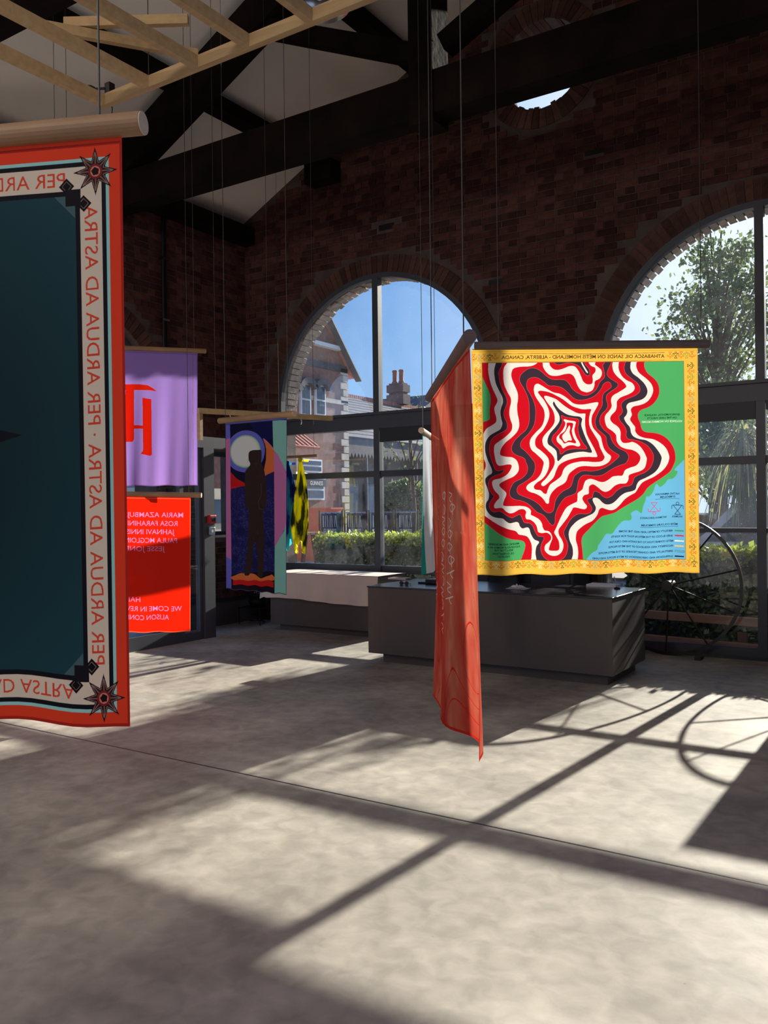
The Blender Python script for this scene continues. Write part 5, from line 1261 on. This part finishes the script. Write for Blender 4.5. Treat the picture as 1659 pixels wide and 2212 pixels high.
for (xa, xb, ya, yb) in ((621, 636, 828, 900), (645, 668, 826, 900), (677, 700, 830, 900), (640, 692, 990, 1022), (626, 697, 1034, 1080)):
    (ay, az2), (by, bz) = AX(xa, ya), AX(xb, yb)
    o = MB().box(XH-.02, XH+.12, ay, by, bz, az2).build('window', M['white'], t)
    mx_ = (az2+bz)/2
    for (q0, q1) in ((bz+.08, mx_-.04), (mx_+.04, az2-.08)):
        for h_ in (0, 1):
            w0 = ay+.08+h_*(by-ay-.16)/2; MB().box(XH+.115, XH+.14, w0+.02, w0+(by-ay-.16)/2-.02, q0, q1).build('pane', M['winpane'], o)
    if yb < 910: MB().ring((ay+by)/2, az2-.45, (by-ay)*.60, (by-ay)*.60+.26, XH-.02, XH+.35, R(25), R(155), 14, axis='X').build('window_hood', M['slate'], o)
m = MB()
for k in range(24): z = .2+k*.34; m.box(XH-.03, XH+.05, yr_-(.55 if k % 2 else .34), yr_+.04, z, min(z+.3, ez))
m.build('quoins', M['stone'], t)
(pa, pz), (pb, pz2) = AX(600, 945, -22.4), AX(690, 972, -22.4)
m = MB(); quadbox(m, V(-22.4, pa-1, pz2), V(-22.4, pb, pz2), V(XH, pb, pz2+1.1), V(XH, pa-1, pz2+1.1), .12, (.5, 0, 1)); m.build('porch_roof', M['tile'], t)
m = MB()
for k in range(12): y_ = pa-.9+k*(pb-pa+.8)/11; m.bar(V(-22.4, y_, pz2+.15), V(XH, y_, pz2+1.25), .09, .06)
m.build('roof_rolls', M['tile'], t)
(aa, az3), (ab, az4) = AX(612, 1033, -22.6), AX(704, 1052, -22.6)
t = thing('pub_awning', 'black awning with white lettering over the window of the brick house', 'awning', (-22.6, (aa+ab)/2, az4))
m = MB(); quadbox(m, V(-22.6, aa, az3), V(-22.6, ab, az3), V(XH+.16, ab, az3+.35), V(XH+.16, aa, az3+.35), .03, (.3, 0, 1)); m.build('canopy', M['white'], t)
MB().box(-22.62, -22.58, aa, ab, az4, az3).build('valance', M['barrier'], t); flat_text('GUINNESS', (-22.57, aa+(ab-aa)*.76, az4+.07), .17, 'white', t, .9, True); flat_text('GUINNESS', (-22.57, aa+(ab-aa)*.2, az4+.07), .13, 'white', t, .8, True)

# slate roofed range with chimney, running back beyond the house
XR, XE = -30.5, -24.6
r0, r1 = AX(750, 860, XR), AX(930, 889, XR); zrg = (r0[1]+r1[1])/2; ya_, yb_ = yr_+.6, AX(1010, 900, XR)[0]
zE = AX(870, 957, XE)[1]
t = thing('slate_roofed_range', 'long slate roofed building with a scalloped canopy in the left arch', 'building', (XR, (ya_+yb_)/2, -.06))
m = MB(); rows = 14
for k in range(rows):
    f0, f1 = k/rows, (k+1)/rows+.01
    quadbox(m, V(XR+(XE-XR)*f0, ya_, zrg+(zE-zrg)*f0), V(XR+(XE-XR)*f0, yb_, zrg+(zE-zrg)*f0), V(XR+(XE-XR)*f1, yb_, zrg+(zE-zrg)*f1+.03), V(XR+(XE-XR)*f1, ya_, zrg+(zE-zrg)*f1+.03), .05, (.6, 0, 1))
m.build('roof', M['slate'], t); m = MB()
for k in range(110): y_ = ya_+k*(yb_-ya_)/110; m.box(XR-.15, XR+.15, y_, y_+(yb_-ya_)/110*.8, zrg-.02, zrg+.2)
m.build('ridge_tiles', M['tile'], t)
MB().box(XR, XE-1.2, ya_, yb_, -.06, zE-.1).build('wall', M['ext_dark'], t)
m = MB()
for k in range(160):
    y_ = ya_+k*.3
    if y_ < yb_: m.add([(XE, y_, zE+.02), (XE, y_+.3, zE+.02), (XE, y_+.3, zE-.75), (XE, y_+.15, zE-1.0), (XE, y_, zE-.75)], [(0,1,2,3,4)])
m.build('valance', M['slate'], t, fix=False)
for k in range(9):
    y_ = ya_+.8+k*2.6; w_o = MB().box(XE-1.22, XE-1.08, y_, y_+1.9, .5, 2.9).build('window', M['frame'], t); MB().box(XE-1.1, XE-1.05, y_+.1, y_+1.8, .6, 2.8).build('pane', M['winpane'], w_o)
for k in range(6): MB().tube([(XE-.1, ya_+2+k*5, -.06), (XE-.1, ya_+2+k*5, zE)], .09, 10).build('canopy_post', M['frame'], t)
xc = XR+.55; yc = at_x(870, 890, xc).y; ctz = at_x(870, 826, xc).z
t2 = thing('chimney_stack', 'tall brick chimney stack with two clay pots above the slate roof', 'chimney', (xc-.5, yc, zrg-.6))
MB().box(xc-1.07, xc, yc, yc+.65, zrg+.1, ctz).build('stack', M['chimney_brick'], t2); MB().box(xc-1.19, xc+.12, yc-.12, yc+.77, ctz-.62, ctz-.12).build('cap', M['chimney_brick'], t2); MB().box(xc-1.2, xc+.13, yc-.13, yc+.78, zrg+.1, zrg+.75).build('base_course', M['chimney_brick'], t2)
for f_ in (.27, .75):
    MB().lathe([(.17, 0), (.21, .08), (.15, .16), (.15, .75), (.19, .82), (.15, .9)], (xc-1.07+1.07*f_, yc+.3, ctz), 12).build('chimney_pot', M['terracotta_pot'], t2, smooth=True)
XG = -46
g0, g1, g2_ = AX(905, 888, XG), AX(1000, 888, XG), AX(955, 850, XG)
tag(MB().prism([[(g0[0], 0), (g1[0], 0), (g1[0], g1[1]), (g2_[0], g2_[1]), (g0[0], g0[1])]], lambda u, v, t_: (t_, u, v), XG, XG-8).build('distant_gable', M['slate']), 'distant grey gabled building right of the chimney', 'building')

# wind-break barriers with lettering
YB_ = 14.5
xs = [at_y(q, 1130, YB_).x for q in (688, 742, 795, 852, 905)]
zt_, zb_ = at_y(800, 1107, YB_).z, at_y(800, 1160, YB_).z
for k in range(4):
    xa, xb = xs[k]+.03, xs[k+1]-.03
    lab = ['leftmost lettered wind-break panel behind the hedge', 'second lettered wind-break panel from the left behind the hedge', 'third lettered wind-break panel from the left behind the hedge', 'rightmost lettered wind-break panel behind the hedge'][k]
    t = thing('windbreak_panel', lab, 'barrier', ((xa+xb)/2, YB_, -.06), 'lettered wind-break panels')
    for x in (xa, xb): MB().tube([(x, YB_, -.06), (x, YB_, zt_+.05)], .02, 8).build('post', M['steel'], t); MB().tube([(x, YB_-.2, -.045), (x, YB_+.2, -.045)], .015, 6).build('foot', M['steel'], t)
    MB().tube([(xa, YB_, zt_), (xb, YB_, zt_)], .015, 6).build('top_rail', M['metal'], t)
    cm = MB(); nx2 = 16
    for j in range(5):
        for i in range(nx2+1): u = i/nx2; cm.v.append((xa+.04+(xb-xa-.08)*u, YB_+.02*math.sin(u*20+k), zt_-.01-(zt_-zb_)*j/4))
    for j in range(4):
        for i in range(nx2): a_ = j*(nx2+1)+i; cm.f.append((a_, a_+1, a_+nx2+2, a_+nx2+1))
    cm.build('cloth', M['barrier'], t, fix=False)
    flat_text('GUINNESS', ((xa+xb)/2, YB_-.035, zb_+.08), .085, 'white', t, (xb-xa)*.55)
    m = MB(); mx_ = (xa+xb)/2
    for i in range(7): x = xa+.12+(xb-xa-.24)*i/6; m.bar((x, YB_-.03, zb_+.2), (x+.03*math.sin(i*3), YB_-.03, zt_-.06), .018, .002)
    m.build('printed_streaks', M['paper'], t)
# ball topiary, orange planter, pergola
c = at_y(875, 1090, 17)
t = thing('ball_topiary', 'round clipped bush behind the wind-break panels', 'bush', (c.x, 17, -.06)); rs = random.Random(6); lf = MB(); P = []
for i in range(3500):
    d = V(rs.gauss(0, 1), rs.gauss(0, 1), rs.gauss(0, 1)).normalized(); P.append(V(c.x, 17, c.z-.05)+d*(.62*rs.uniform(.93, 1.03)))
leaves(lf, P, .09, rs); o = lf.build('foliage', M['leaf'], t, fix=False); o['kind'] = 'stuff'
MB().lathe([(0, -.55), (.4, -.4), (.56, 0), (.4, .4), (0, .55)], (c.x, 17, c.z-.05), 20).build('core', M['hedge_core'], t, smooth=True); MB().tube([(c.x, 17, -.06), (c.x, 17, c.z-.4)], .05, 8).build('stem', M['bark'], t)
xo = at_y(705, 1100, 22); t = thing('planter_box', 'orange painted planter box in front of the brick house', 'planter', (xo.x, 22, -.06))
MB().box(xo.x-1.0, xo.x+.4, 21.7, 22.3, -.06, xo.z).build('box', M['orange'], t); MB().box(xo.x-1.03, xo.x+.43, 21.67, 22.33, xo.z, xo.z+.05).build('rim', M['orange'], t)
# table and bench outside the left window
q = at_y(655, 1150, 13)
t = thing('picnic_table', 'dark timber picnic table outside the left window', 'table', (q.x, 13, -.06))
for k in range(4): MB().box(q.x-.8, q.x+.3, 12.7+k*.16, 12.84+k*.16, q.z-.04, q.z).build('plank', M['timber_edge'], t)
for x in (q.x-.65, q.x+.15):
    for s in (-1, 1): MB().bar((x, 13+s*.1, q.z-.04), (x, 13+s*.35, -.05), .06, .06).build('leg', M['timber_edge'], t)

# cars ---------------------------------------------------------------------
def car(lab, x0, y, L_, H_, paint, name='car', gz=-.06, flip=1, wd=1.7):
    t = thing(name, lab, 'car', (x0+L_/2, y, gz), 'parked cars')
    def PT(u, v): return (x0+L_*(u if flip > 0 else 1-u), gz+H_*v)
    body = [(.0,.25),(.01,.48),(.05,.55),(.22,.62),(.36,.95),(.45,1.0),(.72,.99),(.86,.72),(.98,.62),(1.0,.4),(.99,.22),(.9,.18),(.1,.18)]
    pts = [PT(*b_) for b_ in [tuple(p_) for p_ in smooth(body, 3)]]
    MB().prism([pts], lambda u, v, t_: (u, t_, v), y, y+wd).build('body', paint, t)
    gl = [(.27,.63),(.385,.91),(.46,.95),(.70,.94),(.80,.70),(.78,.64)]
    MB().prism([[PT(*g) for g in gl]], lambda u, v, t_: (u, t_, v), y-.012, y+wd+.012).build('side_window', M['winpane'], t)
    for u in (.18, .82):
        cx_, cz_ = PT(u, .2); rr = H_*.2
        MB().ring(cx_, cz_, rr*.55, rr, y-.03, y+.2, 0, 2*math.pi, 24).build('tyre', M['rubber'], t); MB().ring(cx_, cz_, .01, rr*.55, y-.02, y+.1, 0, 2*math.pi, 18).build('wheel_rim', M['metal'], t)
    hx, hz = PT(.02, .5); MB().box(hx-.03, hx+.08, y-.01, y+.25, hz-.06, hz+.03).build('headlamp', M['white'], t)
    ux_, uz_ = PT(.5, .62); MB().box(ux_-.08, ux_+.08, y-.035, y-.012, uz_-.03, uz_).build('door_handle', paint, t)
pA = at_y(1500, 1150, 15.5); pB = at_y(1660, 1090, 15.5)
car('white car parked outside, seen above the hedge in the right window', pA.x-.6, 14.1, 4.1, pB.z+.12, M['carpaint'])
car('maroon car parked behind the white one in the right window', pA.x-3.6, 18.4, 4.4, 1.45, M['carpaint2'])
# beige camper van seen through the small left window
vq = at_x(478, 1058, -14)
t = thing('camper_van', 'cream camper van outside the small window left of the figure scarf', 'van', (-14, vq.y, -.06), 'parked cars')
y0_ = vq.y
MB().prism([[(y0_-2.4, .25), (y0_+1.6, .25), (y0_+1.75, 1.0), (y0_+1.2, 1.95), (y0_+.9, 2.1), (y0_-2.3, 2.1), (y0_-2.4, 1.9)]], lambda u, v, t_: (t_, u, v), -14, -15.8).build('body', M['cream'], t)
for a_, b_ in ((.2, 1.15), (-.9, .05), (-2.1, -1.05)): MB().box(-13.99, -13.97, y0_+a_, y0_+b_, 1.3, 1.85).build('side_window', M['winpane'], t)
for a_ in (-1.6, 1.0): MB().ring(y0_+a_, .28, .16, .33, -14.02, -13.8, 0, 2*math.pi, 24, axis='X').build('tyre', M['rubber'], t)
MB().box(-13.99, -13.96, y0_-2.38, y0_+1.7, .95, 1.0).build('trim_strip', M['metal'], t)
# white rendered building further left with dark windows
t = thing('rendered_building', 'pale rendered building across the yard beyond the side doors', 'building', (-20, 14, -.06))
MB().box(-26, -20, -2, 20, -.06, 5.5).build('wall', M['white'], t)
for k in range(7): o = MB().box(-20.05, -19.98, -1+k*2.9, .6+k*2.9, 1.2, 3.0).build('window', M['frame_dark'], t); MB().box(-19.99, -19.96, -.9+k*2.9, .5+k*2.9, 1.3, 2.9).build('pane', M['winpane'], o)
# planter with rocks and grass outside the doors
pq = at_x(424, 1290, -9.6)
t = thing('stone_planter', 'timber sided planter with rocks outside the glass door', 'planter', (-9.6, pq.y, -.06))
for k in range(4): MB().box(-10.3, -9.3, pq.y-.6, pq.y+.9, -.06+k*.1, .03+k*.1).build('sleeper', M['timber_edge'], t)
MB().box(-10.25, -9.35, pq.y-.55, pq.y+.85, .33, .36).build('soil', M['soil'], t)
rs = random.Random(8)
for k in range(6):
    c_ = V(-9.8+rs.uniform(-.3, .3), pq.y+rs.uniform(-.4, .7), .42); r_ = rs.uniform(.1, .22); bm = bmesh.new(); bmesh.ops.create_icosphere(bm, subdivisions=2, radius=r_)
    for v in bm.verts: v.co *= 1+.25*noise.noise(v.co*8+V(k, 0, 0)); v.co.z *= .8
    me = bpy.data.meshes.new('rock'); bm.to_mesh(me); bm.free(); me.materials.append(M['stone']); o = bpy.data.objects.new('rock', me); COL.objects.link(o); o.parent = t; o.location = c_-parent_loc(t)
gs = MB()
for k in range(40):
    b_ = V(-9.6+rs.uniform(-.15, .15), pq.y+rs.uniform(-.2, .2), .35); e_ = b_+V(rs.uniform(-.25, .25), rs.uniform(-.25, .25), rs.uniform(.3, .6)); gs.tube([b_, b_.lerp(e_, .5)+V(0, 0, .1), e_], [.006, .005, .001], 4)
o = gs.build('grass', M['palm'], t); o['kind'] = 'stuff'
t = thing('folding_sign', 'small blue folded board standing outside the glass door', 'sign', (-11, at_x(420, 1180, -11.0).y, -.06)); p = V(-11.0, at_x(420, 1180, -11.0).y, 0)
MB().bar(p+V(0, -.25, -.05), p+V(.1, -.05, 1.15), .03, .5, (1, 0, 0)).build('panel', M['blue'], t); MB().bar(p+V(.0, .15, -.05), p+V(.1, -.03, 1.15), .03, .5, (1, 0, 0)).build('panel', M['blue'], t)

# palm beyond the right window ---------------------------------------------
pp = at_y(1608, 950, 13.0)
t = thing('palm_tree', 'cabbage palm with drooping fronds in the right window', 'palm', (pp.x, 13, -.06))
MB().tube([(pp.x, 13, -.06), (pp.x+.04, 13, pp.z*.5), (pp.x, 13, pp.z)], [.14, .12, .13], 12).build('trunk', M['bark'], t, smooth=True)
fr = MB(); rs = random.Random(12)
def frond(m, b, az, el, L_, wd, drp):
    pts = []; d = V(math.cos(az)*math.cos(el), math.sin(az)*math.cos(el), math.sin(el))
    for i in range(7): u = i/6; pts.append(b+d*L_*u*(1-.25*u)+V(0, 0, -drp*u*u))
    sd_ = V(-math.sin(az), math.cos(az), 0); n = len(m.v)
    for i, p in enumerate(pts): w2 = wd*(1-abs(i/6-.35)*1.3 if i else .5); w2 = max(.002, w2); m.v += [tuple(p-sd_*w2), tuple(p+sd_*w2)]
    for i in range(6): m.f.append((n+2*i, n+2*i+1, n+2*i+3, n+2*i+2))
for i in range(170): frond(fr, V(pp.x, 13, pp.z+rs.uniform(-.1, .15)), rs.uniform(0, 6.283), rs.uniform(-.5, 1.2), rs.uniform(.7, 1.1), .018, rs.uniform(.4, 1.3))
o = fr.build('fronds', M['palm'], t, fix=False); o['kind'] = 'stuff'
fr = MB()
for i in range(120): frond(fr, V(pp.x, 13, pp.z+rs.uniform(-.5, .0)), rs.uniform(0, 6.283), rs.uniform(-1.2, -.5), rs.uniform(.3, .7), .016, rs.uniform(.2, .5))
o = fr.build('dead_skirt', M['palm'], t, fix=False); o['kind'] = 'stuff'
